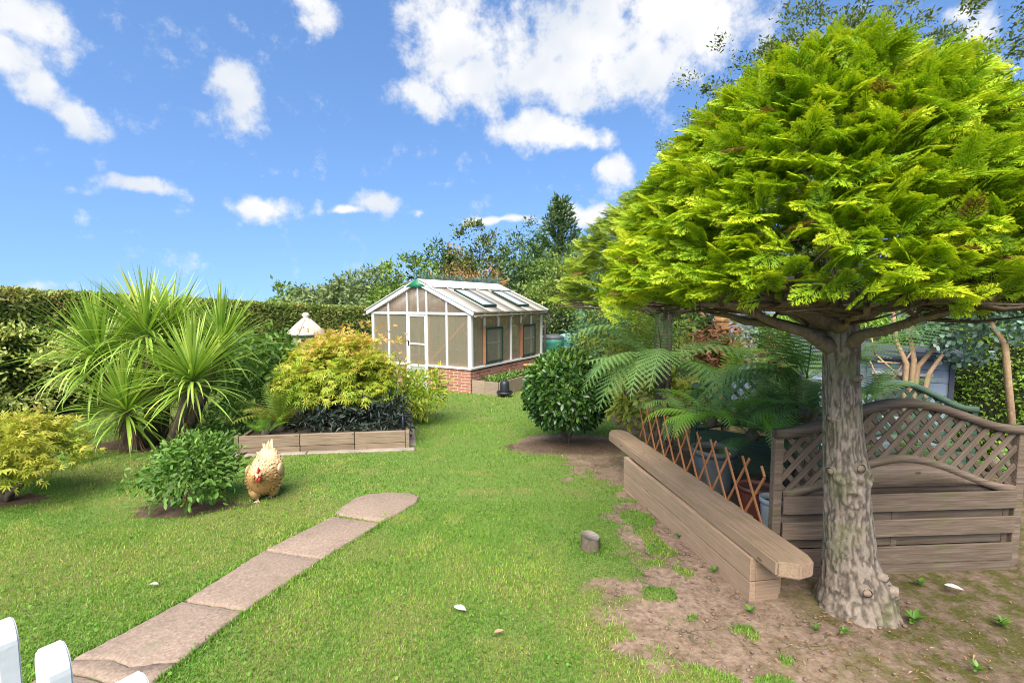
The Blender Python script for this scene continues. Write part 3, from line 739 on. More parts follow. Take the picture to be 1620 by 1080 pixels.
# front panes
for a, b in zip(fx[:-1], fx[1:]):
    if a == DX0: continue
    gbox('pane', a + .02, b - .02, .026, .032, S0, 1.875, M_PANE, bev=0)
gx_ = [.0, .62, DX0, MID, DX1, 2.55, GW]
for a, b in zip(gx_[:-1], gx_[1:]):
    gpoly('gable_pane', [(a, .026, 1.93), (b, .026, 1.93), (b, .026, max(1.931, rz_at(b) - .05)), (a, .026, max(1.931, rz_at(a) - .05))], M_PANEG, (0, .005, 0))
# cedar bracing inside the gable and walls
for a, b in (((.10, .10, 1.80), (.62, .10, .95)), ((.30, .10, 1.45), (1.2, .10, .70)), ((3.1, .10, 1.75), (2.0, .10, .72)), ((.62, .10, 2.12), (MID, .10, 2.14)), ((.35, .11, 2.1), (1.0, .11, 1.92)), ((2.92, .11, 2.1), (2.1, .11, 1.93)), ((MID, .09, 2.12), (2.5, .09, 2.12)),
             ((1.98, .075, .64), (1.98, .075, 1.86)), ((.05, .075, .65), (3.2, .075, .65)), ((3.17, .09, .65), (3.17, .09, 1.86))):
    gbeam('brace', a, b, .035, .055, W_RED)
for b in (.62, 1.27, 1.93, 2.52, 3.15): gbeam('brace', (GW - .09, b, .65), (GW - .09, b, 1.9), .04, .04, W_RED, up=(0, 1, 0))
gbeam('brace', (GW - .08, .1, .66), (GW - .08, GL - .1, .66), .04, .05, W_RED)
# door
door = link(bpy.data.objects.new('door', None), gh, GM @ T((DX0 + DX1) / 2, .03, .0))
a, b = DX0 + .032, DX1 - .032
for x0, x1, z0, z1 in ((a, a + .045, -.03, 1.865), (b - .045, b, -.03, 1.865), (a + .046, b - .046, 1.82, 1.865), (a + .046, b - .046, .54, .60), (a + .046, b - .046, -.03, .03), (a + .046, b - .046, 1.10, 1.14)):
    gbox('door_frame', x0, x1, .008, .043, z0, z1, M_WHITE, door)
gbox('door_pane', a + .04, b - .04, .023, .029, .60, 1.10, M_PANE, door, 0); gbox('door_pane', a + .04, b - .04, .023, .029, 1.14, 1.82, M_PANE, door, 0)
gbox('door_pane', a + .04, b - .04, .023, .029, .03, .54, plain_mat('grey_green_sheet', (.34, .36, .28), .4, .12, 5), door, 0)
gbox('door_handle', a + .01, a + .035, -.03, .007, 1.08, 1.20, M_BLACK, door)
gbox('door_step', DX0 - .02, DX1 + .02, -.26, .0, -.10, -.045, M_CONC)
# right wall
by = [.06, .64, 1.30, 1.95, 2.52, 3.12, GL]
for y in by[1:]:
    w = .05 if y != GL else .08; y0 = min(y, GL - w / 2) - w / 2
    gbox('post', GW - .055, GW + .004, y0, y0 + w, S0, EAVE - .06, M_WHITE)
for a, b in zip(by[:-1], by[1:]): gbox('pane', GW - .036, GW - .030, a + .02, b - .02, S0, EAVE - .06, M_PANE, bev=0)
gbox('wall_plate', GW - .07, GW + .01, .0, GL, EAVE - .058, EAVE - .01, M_WHITE)
for y in (.64, 1.30, 1.95, 2.52, 3.12, GL): gbox('post', .0, .055, y - .06, y - .01, S0, EAVE - .06, M_WHITE)
gbox('wall_plate', -.01, .07, .0, GL, EAVE - .058, EAVE - .01, M_WHITE)
for a, b in zip(by[:-1], by[1:]): gbox('pane', .026, .032, a + .02, b - .02, S0, EAVE - .06, M_PANE, bev=0)
for x in (.03, .85, 1.65, 2.45, GW - .03): gbox('post', x - .03, x + .03, GL - .06, GL - .002, S0, EAVE - .02 if x in (.03, GW - .03) else rz_at(x) - .05, M_WHITE)
gpoly('pane', [(.05, GL - .03, S0), (GW - .05, GL - .03, S0), (GW - .05, GL - .03, EAVE), (MID, GL - .03, RIDGE - .06), (.05, GL - .03, EAVE)], M_PANE, (0, .006, 0))
# two opening windows in dark green frames
for y0, y1 in ((.60, 1.42), (2.50, 3.28)):
    wdw = link(bpy.data.objects.new('side_window', None), gh, GM @ T(GW + .05, (y0 + y1) / 2, .68))
    X0, X1 = GW + .018, GW + .055; z0, z1 = .66, 1.56
    for q in ((y0, y0 + .045, z0, z1), (y1 - .045, y1, z0, z1), (y0 + .046, y1 - .046, z1 - .045, z1), (y0 + .046, y1 - .046, z0, z0 + .045)):
        gbox('window_frame', X0, X1, q[0], q[1], q[2], q[3], M_DKGREEN, wdw)
    gbox('window_pane', X0 + .014, X0 + .019, y0 + .04, y1 - .04, z0 + .04, z1 - .04, M_CLEAR, wdw, 0)
    gbox('glazing_bar', X0 - .002, X0 + .012, y0 + .046, y1 - .05, 1.145, 1.175, M_WHITE, wdw)
    gbox('window_stay', GW - .02, GW + .055, y0 - .035, y0 - .005, .65, 1.60, W_RED, wdw)
# roof
def rpt(s, t, y, lift=0):            # s=+1 right slope, t 0 eave .. 1 ridge
    xe = GW + .14 if s > 0 else -.14; ze = EAVE - (RIDGE - EAVE) * .14 / MID
    nrm = np.array([s * (RIDGE - EAVE), 0, MID]); nrm /= np.linalg.norm(nrm)
    return np.array([xe + (MID - xe) * t, y, ze + (RIDGE - ze) * t]) + nrm * lift
ry_ = np.linspace(-.06, GL + .06, 7)
for s in (1, -1):
    for a, b in zip(ry_[:-1], ry_[1:]):
        n_ = rpt(s, 0, 0, 1) - rpt(s, 0, 0)
        gpoly('roof_panel', [rpt(s, 0, a + .004, .045), rpt(s, 0, b - .004, .045), rpt(s, 1, b - .004, .045), rpt(s, 1, a + .004, .045)], M_ROOFT, n_ * .012)
    for i, y in enumerate(ry_):
        gbeam('glazing_bar', rpt(s, .0, y, .068), rpt(s, .80, y, .068), .032 if 0 < i < 6 else .07, .018, M_ROOF if 0 < i < 6 else M_WHITE, up=(0, 0, 1))
    n_ = rpt(s, 0, 0, 1) - rpt(s, 0, 0)
    # white sheet along the ridge, its lower edge sagging between the bars
    ys = np.linspace(-.05, GL + .05, 37); low = [rpt(s, .74 - .016 * abs(math.sin((y + .06) / (GL + .12) * 6 * math.pi)), y, .080) for y in ys]
    top = [rpt(s, .995, y, .080) for y in ys]; P = np.array(low + top); m_ = len(ys); i = np.arange(m_ - 1)
    V = np.concatenate([P, P + n_ * .008]); k = 2 * m_
    F = np.concatenate([np.stack([i + k, i + 1 + k, i + 1 + m_ + k, i + m_ + k], -1), np.stack([i, i + m_, i + 1 + m_, i + 1], -1), np.stack([i, i + 1, i + 1 + k, i + k], -1)])
    part('ridge_sheet', mesh_data('ridge_sheet', V, F, M_RSHEET), gh, GM)
for y0, y1 in ((.62, 1.24), (2.42, 3.04)):
    v = link(bpy.data.objects.new('roof_vent', None), gh, GM @ T(*rpt(1, .3, (y0 + y1) / 2, .05)))
    n_ = rpt(1, 0, 0, 1) - rpt(1, 0, 0); A, B = .13, .63
    for p, q in (((A, y0), (B, y0)), ((A, y1), (B, y1)), ((A, y0), (A, y1)), ((B, y0), (B, y1))):
        gbeam('vent_frame', rpt(1, p[0], p[1], .105), rpt(1, q[0], q[1], .105), .036, .05, M_DKGREEN, v)
    gpoly('vent_pane', [rpt(1, A + .01, y0 + .015, .112), rpt(1, A + .01, y1 - .015, .112), rpt(1, B - .01, y1 - .015, .112), rpt(1, B - .01, y0 + .015, .112)], M_VENT, n_ * .008, v)
gbeam('ridge_bar', (MID, -.06, RIDGE + .08), (MID, GL + .06, RIDGE + .08), .05, .05, M_CREST)
# cresting: a row of small spear heads and rings on a rail
cp = []
for y in np.linspace(.0, GL, 34):
    z0 = RIDGE + .10
    V, F = tube([(MID, y, z0), (MID, y, z0 + .07), (MID, y, z0 + .10), (MID, y, z0 + .15)], [.007, .007, .018, .001], 5); cp.append((V, F))
    a = np.linspace(0, 2 * np.pi, 9); V, F = tube(np.column_stack([np.full(9, MID), y + .057 + .038 * np.cos(a), z0 + .045 + .038 * np.sin(a)]), .006, 4, False)
    if y < GL - .05: cp.append((V, F))
V, F = join(cp); part('ridge_cresting', mesh_data('ridge_cresting', V, F, M_CREST), gh, GM)
for y in (-.05, GL + .04):
    V, F = lathe([(.03, 0), (.03, .07), (.015, .09), (.04, .13), (.04, .16), (.014, .19), (.022, .22), (.014, .25), (.002, .36)], 10)
    part('finial', mesh_data('finial', V, F, M_CREST, smooth=True), gh, GM @ T(MID, y, RIDGE + .09))
# gutter and downpipe
for s in (1, -1):
    e0, e1 = rpt(s, -.01, -.08, -.02), rpt(s, -.01, GL + .12, -.02)
    a = np.linspace(math.pi, 2 * math.pi, 8); ring = np.concatenate([np.column_stack([.055 * np.cos(a), .055 * np.sin(a)]), np.column_stack([.045 * np.cos(a[::-1]), .045 * np.sin(a[::-1])])])
    n_ = len(ring); V = np.concatenate([np.column_stack([e0[0] + s * .05 + ring[:, 0], np.full(n_, e0[1]), e0[2] + ring[:, 1]]), np.column_stack([e1[0] + s * .05 + ring[:, 0], np.full(n_, e1[1]), e1[2] + ring[:, 1]])])
    i = np.arange(n_); j = (i + 1) % n_
    part('gutter', mesh_data('gutter', V, [np.stack([i, j, j + n_, i + n_], -1), np.array([list(range(n_))[::-1], list(range(n_, 2 * n_))])], M_GUTTER), gh, GM)
xg = rpt(1, -.01, 0, -.02)
for y in np.linspace(.1, GL - .1, 6): gbox('gutter_bracket', xg[0] + .02, xg[0] + .115, y - .014, y + .014, xg[2] - .075, xg[2] - .035, M_GUTTER)
V, F = tube([(xg[0] + .05, GL + .06, xg[2] - .05), (xg[0] + .05, GL + .06, xg[2] - .16), (GW + .07, GL + .05, xg[2] - .34), (GW + .07, GL + .05, .55)], .034, 10)
part('downpipe', mesh_data('downpipe', V, F, M_GUTTER, smooth=True), gh, GM)
gbox('floor', .11, GW - .11, .11, GL - .11, -.2, -.02, M_CONC)

# ---------------------------------------------------------------- beside the greenhouse
pb = thing('planter_box', 'low grey board planter box against the greenhouse side wall', 'planter', tuple(GM @ Vector((GW + .5, 1, 0))), GH_ANG)
bx0, bx1, b1 = GW + .055, GW + .79, 2.45
def pbeam(n, x0, x1, y0, y1, z0, z1): box(n, (x1 - x0, y1 - y0, z1 - z0), W_BED, pb, GM @ T((x0 + x1) / 2, (y0 + y1) / 2, (z0 + z1) / 2))
for i in range(2): pbeam('board', bx0 + i * (bx1 - bx0) / 2, bx0 + (i + 1) * (bx1 - bx0) / 2 - .006, -.03, .005, -.14, .33)
for i in range(4): pbeam('board', bx1 - .002, bx1 + .032, .0 + i * b1 / 4, (i + 1) * b1 / 4 - .006, -.16, .33)
pbeam('corner_post', bx1 - .06, bx1 - .004, .008, .06, -.14, .31); pbeam('board', bx0, bx1 - .004, b1 - .03, b1, -.16, .33)
bo = box('soil', (bx1 - bx0 - .01, b1 - .06, .4), M_SOIL, pb, GM @ T((bx0 + bx1) / 2, b1 / 2, .06), .01)
p = np.array([GM @ Vector((bx0 + .12 + rng.random() * (bx1 - bx0 - .2), .15 + rng.random() * 1.6, .28 + .10 * rng.random())) for _ in range(420)])
sal = thing('salad_plants', 'green leafy salad plants growing in the greenhouse planter box', 'plant', tuple(GM @ Vector((GW + .42, .9, .26))))
foliage(sal, SIMPLE, leaf_frames(unit(rng.normal(size=(420, 3)) * .6 + [0, 0, 1]), .5, .6), p, .09 * (.7 + .6 * rng.random(420)), .5 + rng.normal(0, .18, 420), C_HYDR)
op = tag(part('clay_trough', mesh_data('clay_trough', *join([(lambda V, F: (V, F))(*lathe([(.0, .0), (.13, 0), (.17, .2), (.185, .2), (.185, .24), (.16, .24), (.15, .2), (.0, .19)], 18))]), M_ORPOT, smooth=False), None, GM @ T(GW + .45, 2.15, .262)), 'orange clay pot at the far end of the greenhouse planter box', 'pot')
def water_butt(name, label, x, y, r, h, mat, lid):
    z = float(gz(x, y)); o = thing(name, label, 'water butt', (x, y, z), 0, 'water butts behind the greenhouse'); M = WM[o.name]
    V, F = lathe([(0, 0), (r * .84, 0), (r * .86, .1), (r * .93, h * .5), (r * .96, h * .52), (r * .96, h * .56), (r * .97, h * .8), (r * 1.0, h * .82), (r * 1.0, h), (r * .9, h)], 32)
    part('barrel', mesh_data('barrel', V, F, mat, smooth=True), o, M)
    V, F = lathe([(r * 1.03, h - .06), (r * 1.045, h - .04), (r * 1.045, h + .012), (r * .98, h + .035), (r * .6, h + .075), (r * .2, h + .09), (0, h + .09)], 32)
    part('lid', mesh_data('lid', V, F, lid, smooth=True), o, M)
    V, F = tube([(0, -r * .9, .22), (0, -r - .07, .22)], .018, 8); part('tap', mesh_data('tap', V, F, M_BLACK), o, M)
water_butt('water_butt', 'green plastic water butt with grey lid by the greenhouse downpipe', 1.36, 16.25, .355, 1.20, M_BUTT, M_LIDDARK)
water_butt('water_butt', 'teal plastic water butt with pale lid, right of the grey lidded one', 1.95, 16.45, .34, 1.22, M_BUTT2, plain_mat('pale_teal_lid', (.22, .38, .38), .4, .06, 4))
# bell drinker for the poultry
dx, dy = -.17, 11.05; o = thing('poultry_drinker', 'black plastic bell poultry drinker standing on the grass by the planter box', 'drinker', (dx, dy, float(gz(dx, dy)))); M = WM[o.name]
V, F = lathe([(0, .10), (.115, .10), (.115, .13), (.107, .30), (.09, .36), (.05, .385), (.03, .385), (.03, .41), (0, .41)], 24); part('bell', mesh_data('bell', V, F, M_BLACK, smooth=True), o, M)
V, F = lathe([(0, .06), (.15, .06), (.185, .08), (.185, .125), (.175, .125), (.165, .085), (.1, .08)], 28); part('drinking_tray', mesh_data('drinking_tray', V, F, M_BLACK), o, M)
for a in range(3):
    V, F = tube([(.13 * math.cos(a * 2.1 + 1), .13 * math.sin(a * 2.1 + 1), .075), (.145 * math.cos(a * 2.1 + 1), .145 * math.sin(a * 2.1 + 1), -.02)], .014, 7); part('leg', mesh_data('leg', V, F, M_LIDDARK), o, M)

# ---------------------------------------------------------------- timber bench
A_, B_ = np.array([1.535, 2.712]), np.array([1.121, 5.54]); ZB = .26
ub = unit(B_ - A_); vb = np.array([ub[1], -ub[0]])                       # vb points right (towards the bed)
bench = thing('timber_bench', 'long chunky timber bench seat on a low board wall under the conifer', 'bench', (1.4, 4.0, float(gz(1.4, 4.0))))
Ls = np.linalg.norm(B_ - A_); SW, ST = .245, .095
def bl(s, t): return A_ + ub * s + vb * t
prof = [bl(.0, .0), bl(-.055, .11), bl(-.03, SW - .03), bl(.04, SW), bl(Ls, SW), bl(Ls + .11, SW - .05), bl(Ls + .12, .07), bl(Ls, 0)]
def prism(P, z0, z1, bev):
    P = np.array(P); bm = bmesh.new(); vs = [bm.verts.new((*p, z0)) for p in P]; f = bm.faces.new(vs)
    r = bmesh.ops.extrude_face_region(bm, geom=[f]); bmesh.ops.translate(bm, vec=(0, 0, z1 - z0), verts=[v for v in r['geom'] if isinstance(v, bmesh.types.BMVert)])
    bmesh.ops.recalc_face_normals(bm, faces=bm.faces); bmesh.ops.bevel(bm, geom=bm.edges[:], offset=bev, segments=2, affect='EDGES'); return bm
ang_b = math.atan2(ub[1], ub[0]); MB_ = T(*A_, ZB) @ RZ(ang_b)
loc = [(Matrix(((ub[0], ub[1]), (vb[0], vb[1]))) @ Vector(p - A_)) for p in prof]
bm = prism([(l[0], -l[1]) for l in loc], -ST, 0, .011); me = bpy.data.meshes.new('seat'); bm.to_mesh(me); bm.free(); me.materials.append(W_BENCH)
part('seat', me, bench, MB_)
W0, W1 = np.array([1.492, 2.925]), np.array([1.185, 4.80]); uw = unit(W1 - W0); vw = np.array([uw[1], -uw[0]]); aw = math.atan2(uw[1], uw[0]); Lw = np.linalg.norm(W1 - W0) + .15
for i, (z0, z1) in enumerate(((.012, ZB - ST - .001), (-.155, .006), (-.32, -.161))):
    c = W0 + uw * Lw / 2 + vw * (.02 + (i % 2) * .002); box('wall_board', (Lw, .04, z1 - z0), W_BENCH, bench, T(c[0], c[1], (z0 + z1) / 2) @ RZ(aw))
    c = W0 + vw * .125 + uw * (.02 + (i % 2) * .002); box('end_board', (.168, .04, z1 - z0), W_BENCH, bench, T(c[0], c[1], (z0 + z1) / 2) @ RZ(aw - math.pi / 2))
    c = W1 + vw * .125 + uw * .13; box('end_board', (.168, .04, z1 - z0), W_BENCH, bench, T(c[0], c[1], (z0 + z1) / 2) @ RZ(aw - math.pi / 2))
c = W0 + uw * Lw / 2 + vw * .24; box('back_board', (Lw - .1, .04, .46), W_BENCH, bench, T(c[0], c[1], -.07) @ RZ(aw))
# mossy ledge behind the seat
c = bl(Ls / 2 + .33, SW + .075); ledge = tag(box('ledge_board', (Ls - .85, .12, .05), W_LEDGE, None, T(c[0], c[1], .145) @ RZ(ang_b)), 'mossy pale ledge board behind the timber bench seat', 'board')

# raised planting bed behind the bench (soil retained by the bench wall and the fences)
bedP = [(1.80, 3.45), (3.75, 3.52), (4.6, 4.75), (1.75, 5.9), (1.55, 4.9)]
bm = prism(bedP, -.35, -.02, .02); me = bpy.data.meshes.new('planting_bed'); bm.to_mesh(me); bm.free(); me.materials.append(M_SOIL)
tag(part('planting_bed', me, None), 'dark soil of the fern bed behind the bench', None, None, 'structure')

# expanding trellis
tre = thing('expanding_trellis', 'orange brown expanding willow trellis standing behind the bench seat', 'trellis', (1.68, 4.4, .172))
q0, q1 = np.array([1.785, 3.34]), np.array([1.50, 5.62]); uq = unit(q1 - q0); Lq = np.linalg.norm(q1 - q0); nq = np.array([uq[1], -uq[0]])
ns = 10
for i in range(-1, ns + 2):
    s0 = i * Lq / ns; run = .27
    for sg in (1, -1):
        a0, b0 = (s0, s0 + run) if sg > 0 else (s0 + run * .9, s0 - run * .1)
        za, zb = .165, .60
        lo, hi = (a0, b0)
        # clip to the trellis ends
        def clip(s, z, s2, z2):
            if s < 0: return 0, z + (z2 - z) * (0 - s) / (s2 - s)
            if s > Lq: return Lq, z + (z2 - z) * (Lq - s) / (s2 - s)
            return s, z
        if max(a0, b0) < 0.04 or min(a0, b0) > Lq - .04: continue
        A2 = clip(a0, za, b0, zb); B2 = clip(b0, zb, a0, za)
        if sg < 0 and i % 2 == 0: B2 = (A2[0] + (B2[0] - A2[0]) * .92, A2[1] + (B2[1] - A2[1]) * .92)
        off = .007 * sg
        pa, pb_ = q0 + uq * A2[0] - nq * off, q0 + uq * B2[0] - nq * off
        beam('slat', (pa[0], pa[1], A2[1]), (pb_[0], pb_[1], B2[1]), .011, .020, W_TRELL, tre, .002, up=(nq[0] * .001 + uq[0], uq[1], 0.01))

# ---------------------------------------------------------------- fence panels with a bowed lattice top
def lattice_panel(label, p0, p1, zb, lo, hi, mat, boards, pitch, sw, group=None, amp=.20, ampl=.24):
    p0, p1 = np.array(p0), np.array(p1); u = unit(p1 - p0); L = np.linalg.norm(p1 - p0); n = np.array([u[1], -u[0]]); ang = math.atan2(u[1], u[0])
    f = thing('fence_panel', label, 'fence', (*((p0 + p1) / 2), zb), ang, group); M = T(p0[0], p0[1], 0) @ RZ(ang)
    top = lambda s: hi + amp * (.5 - .5 * math.cos(2 * math.pi * s / L)); low = lambda s: lo + ampl * (.5 - .5 * math.cos(2 * math.pi * s / L))
    for s in (.03, L - .03): box('post', (.06, .055, (hi if s < 1 else hi) - zb), mat, f, M @ T(s, 0, (hi + zb) / 2))
    def curved(name, fn, h, y0, y1, s0, s1, fb=None):
        ss = np.linspace(s0, s1, 33); V = []
        for s in ss:
            zt = fn(s); z0 = fb(s) if fb else zt - h; V += [(s, y0, z0), (s, y1, z0), (s, y1, zt), (s, y0, zt)]
        F = []
        for i in range(32):
            for k in range(4): F.append((4 * i + k, 4 * i + 4 + k, 4 * i + 4 + (k + 1) % 4, 4 * i + (k + 1) % 4))
        F += [(3, 2, 1, 0), (128, 129, 130, 131)]
        part(name, mesh_data(name, V, np.array(F), mat), f, M)
    curved('top_rail', lambda s: top(s) + .012, .055, -.034, .034, .0, L)
    curved('lower_rail', low, .05, -.03, .03, .062, L - .062)
    s = -1.2
    while s < L + 1.2:
        for sg in (1, -1):
            # line: position s + sg*(z-lo) * .95
            zs = np.linspace(lo - .3, hi + .4, 120); ps = s + sg * (zs - lo) * .92
            ok = [(p_, z_) for p_, z_ in zip(ps, zs) if .055 < p_ < L - .055 and low(p_) - .02 < z_ < top(p_) - .03]
            if len(ok) > 6:
                a, b = ok[0], ok[-1]
                beam('lattice_slat', (a[0], -.008 * sg, a[1]), (b[0], -.008 * sg, b[1]), .013, sw, mat, f, .002, up=(sg * -.7, 0, .7), PM=M)
        s += pitch
    if boards:
        for z0, z1, y in boards:
            box('fence_board', (L - .13, .016, z1 - z0), mat, f, M @ T(L / 2, y, (z0 + z1) / 2), .003)
        curved('fence_board', lambda s: low(s) - .045, 0, -.028, -.010, .065, L - .065, fb=lambda s: min(.49, low(s) - .05))
        curved('fence_board', lambda s: low(s) - .045, 0, .006, .022, .065, L - .065, fb=lambda s: min(.40, low(s) - .05))
        for s_ in (L * .5, L * .985): box('batten', (.045, .03, lo - zb), mat, f, M @ T(s_ - (.05 if s_ > L * .9 else 0), .022, (lo + zb) / 2 + .06), .003)
    return f
fb = [(.32, .445, -.036), (.235, .35, .022), (.14, .262, -.036), (.05, .17, .022), (-.055, .07, -.036), (-.135, -.06, -.028)]
lattice_panel('weathered grey fence panel with bowed lattice top behind the big trunk', (1.775, 3.24), (3.60, 3.36), -.16, .47, .885, W_FENCE, fb, .118, .036)
lattice_panel('dark green lattice fence panel behind the grey panel, right of the trunk', (2.92, 4.72), (4.70, 4.86), -.2, .30, .70, W_GREEN, None, .125, .034, 'dark green lattice panels', .28, .2)
box('board', (1.62, .03, .48), W_GREEN, bpy.data.objects['fence_panel.001'], T(3.81, 4.79, .05) @ RZ(.078))
lattice_panel('dark green lattice fence panel behind the tree ferns, left of the trunk', (1.98, 5.30), (2.86, 4.76), -.2, .42, .86, W_GREEN, None, .125, .034, 'dark green lattice panels', .16, .1)
box('board', (.88, .03, .58), W_GREEN, bpy.data.objects['fence_panel.002'], T(2.42, 5.03, .1) @ RZ(math.atan2(-.54, .88)))

# ---------------------------------------------------------------- pots behind the trellis
def pot(label, x, y, r, h, mat, rib=0, z=-.02):
    o = thing('plant_pot', label, 'pot', (x, y, z)); M = WM[o.name]; pr = [(0, 0), (r * .74, 0)]
    k = 9
    for i in range(k): 
        rr = r * (.76 + .2 * i / k); pr += [(rr + rib, h * (.04 + .82 * i / k)), (rr - rib, h * (.04 + .82 * (i + .5) / k))]
    pr += [(r * .97, h * .87), (r * 1.04, h * .88), (r * 1.05, h), (r * .95, h), (r * .93, h * .9)]
    V, F = lathe(pr, 28); part('pot_wall', mesh_data('pot_wall', V, F, mat, smooth=not rib), o, M)
    V, F = lathe([(r * .94, h * .86), (r * .4, h * .9), (0, h * .9)], 20); part('compost', mesh_data('compost', V, F, M_SOIL), o, M)
    return o
pot('dark grey ribbed pot behind the far part of the trellis', 1.93, 4.55, .20, .40, M_POTG, .006)
pot('brown plastic pot behind the middle of the trellis', 2.02, 3.93, .135, .27, M_TERRA, 0, -.02)
pot('light grey pot beside the fence post', 1.99, 3.60, .095, .30, M_POTL, .002)

# ---------------------------------------------------------------- white picket gate beside the camera
pk0, pk1 = np.array([-1.02, 1.005]), np.array([-.42, .60]); up_ = unit(pk1 - pk0); an = math.atan2(up_[1], up_[0])
gate = thing('picket_gate', 'white painted picket gate with rounded tops in the near corner', 'gate', (-.72, .80, float(gz(-.7, .8))), an)
def picket(c, top):
    w, th = .078, .034; a = np.linspace(0, math.pi, 15); z0 = float(gz(c[0], c[1])) + .06
    P = [(-w / 2, z0), (w / 2, z0)] + [(w / 2 * math.cos(t), top - w * .55 + w * .55 * math.sin(t)) for t in a]; P = np.array(P); n = len(P)
    bm = bmesh.new(); vs = [bm.verts.new((p[0], -th / 2, p[1])) for p in P]; f_ = bm.faces.new(vs); r = bmesh.ops.extrude_face_region(bm, geom=[f_])
    bmesh.ops.translate(bm, vec=(0, th, 0), verts=[v for v in r['geom'] if isinstance(v, bmesh.types.BMVert)]); bmesh.ops.recalc_face_normals(bm, faces=bm.faces)
    es = [e for e in bm.edges if abs(e.verts[0].co.y - e.verts[1].co.y) < 1e-6]; bmesh.ops.bevel(bm, geom=es, offset=.003, segments=2, affect='EDGES')
    me = bpy.data.meshes.new('picket'); bm.to_mesh(me); bm.free(); me.materials.append(M_PICKET); part('picket', me, gate, T(c[0], c[1], 0) @ RZ(an))
PKT = [pix_y(3, 982, .97), pix_y(82, 1021, .82), pix_y(207, 1073, .70)]
for p in PKT: picket(p[:2], p[2])
d_ = PKT[2] - PKT[1]; picket((PKT[2] + d_)[:2], PKT[2][2]); picket((PKT[0] - d_)[:2], PKT[0][2])
nrm_ = np.array([up_[1], -up_[0]])
for z in (.25, .80):
    a, b = PKT[0] - d_, PKT[2] + d_; beam('rail', (a[0] - nrm_[0] * .036, a[1] - nrm_[1] * .036, z), (b[0] - nrm_[0] * .036, b[1] - nrm_[1] * .036, z), .03, .07, M_PICKET, gate, up=(0, 0, 1))

# ---------------------------------------------------------------- raised bed of the maple
P0, P1, P2 = np.array([-3.60, 6.20]), np.array([-1.40, 6.50]), np.array([-1.98, 8.95])
rb = thing('raised_bed', 'raised bed edged with weathered brown timber boards on a concrete strip', 'planter', (-2.4, 7.4, float(gz(-2.4, 7.4))))
u_ = unit(P1 - P0); Lr = np.linalg.norm(P1 - P0); a_ = math.atan2(u_[1], u_[0]); n_ = np.array([-u_[1], u_[0]])
zr = -.215
segs = [(.05, .80), (.808, 1.50), (1.508, Lr - .05)]
for a, b in segs:
    for z0, z1, of in ((-.03, .085, .0), (.088, .245, -.003)):
        c = P0 + u_ * (a + b) / 2 + n_ * (.02 + of); box('timber_board', (b - a, .045, z1 - z0), W_SLEEP, rb, T(c[0], c[1], zr + (z0 + z1) / 2) @ RZ(a_), .006)
for s in (.02, Lr - .02):
    c = P0 + u_ * s + n_ * .02; box('corner_post', (.05, .06, .29), W_SLEEP, rb, T(c[0], c[1], zr + .105) @ RZ(a_), .005)
ur = unit(P2 - P1); ar = math.atan2(ur[1], ur[0]); Lr2 = np.linalg.norm(P2 - P1)
for k in range(3):
    c = P1 + ur * (.06 + (k + .5) * (Lr2 - .06) / 3) + np.array([-ur[1], ur[0]]) * .02; box('timber_board', ((Lr2 - .06) / 3 - .008, .045, .27), W_SLEEP, rb, T(c[0], c[1], zr + .07 - .028 * (k + .5)) @ RZ(ar), .006)
ul = unit(np.array([-4.0, 8.6]) - P0); c = P0 + ul * 1.25 + np.array([ul[1], -ul[0]]) * .02; box('timber_board', (2.4, .045, .27), W_SLEEP, rb, T(c[0], c[1], zr + .06) @ RZ(math.atan2(ul[1], ul[0])), .006)
for s0, s1 in ((-.04, .9), (.91, Lr + .08)):
    c = P0 + u_ * (s0 + s1) / 2 - n_ * .055; box('concrete_strip', (s1 - s0, .10, .08), M_CONC, rb, T(c[0], c[1], zr - .022) @ RZ(a_), .01)
c = P1 + ur * Lr2 / 2 - np.array([-ur[1], ur[0]]) * .055; box('concrete_strip', (Lr2 - .1, .10, .10), M_CONC, rb, T(c[0], c[1], zr - .07) @ RZ(ar), .01)
bm = prism([P0 + u_ * .06 + n_ * .05, P1 - u_ * .07 + n_ * .06, P2 + np.array([-.08, 0]), (-3.9, 8.6)], -.35, -.03, .02); me = bpy.data.meshes.new('bed_soil'); bm.to_mesh(me); bm.free(); me.materials.append(M_SOIL)
part('soil', me, rb)
c = P1 + ur * .55 + np.array([-ur[1], ur[0]]) * .06
ed = thing('plastic_edging', 'dark blue plastic edging strip at the right end of the raised bed', 'edging', (c[0], c[1], -.03))
for k in range(7):
    q = P1 + ur * (.25 + .11 * k) + np.array([-ur[1], ur[0]]) * .075; V, F = tube([(q[0], q[1], -.06), (q[0], q[1], .12 + .03 * (k % 2)), (q[0], q[1], .17 + .03 * (k % 2))], [.02, .02, .006], 6)
    world_part('edging_stake', V, F, M_EDGE, ed)

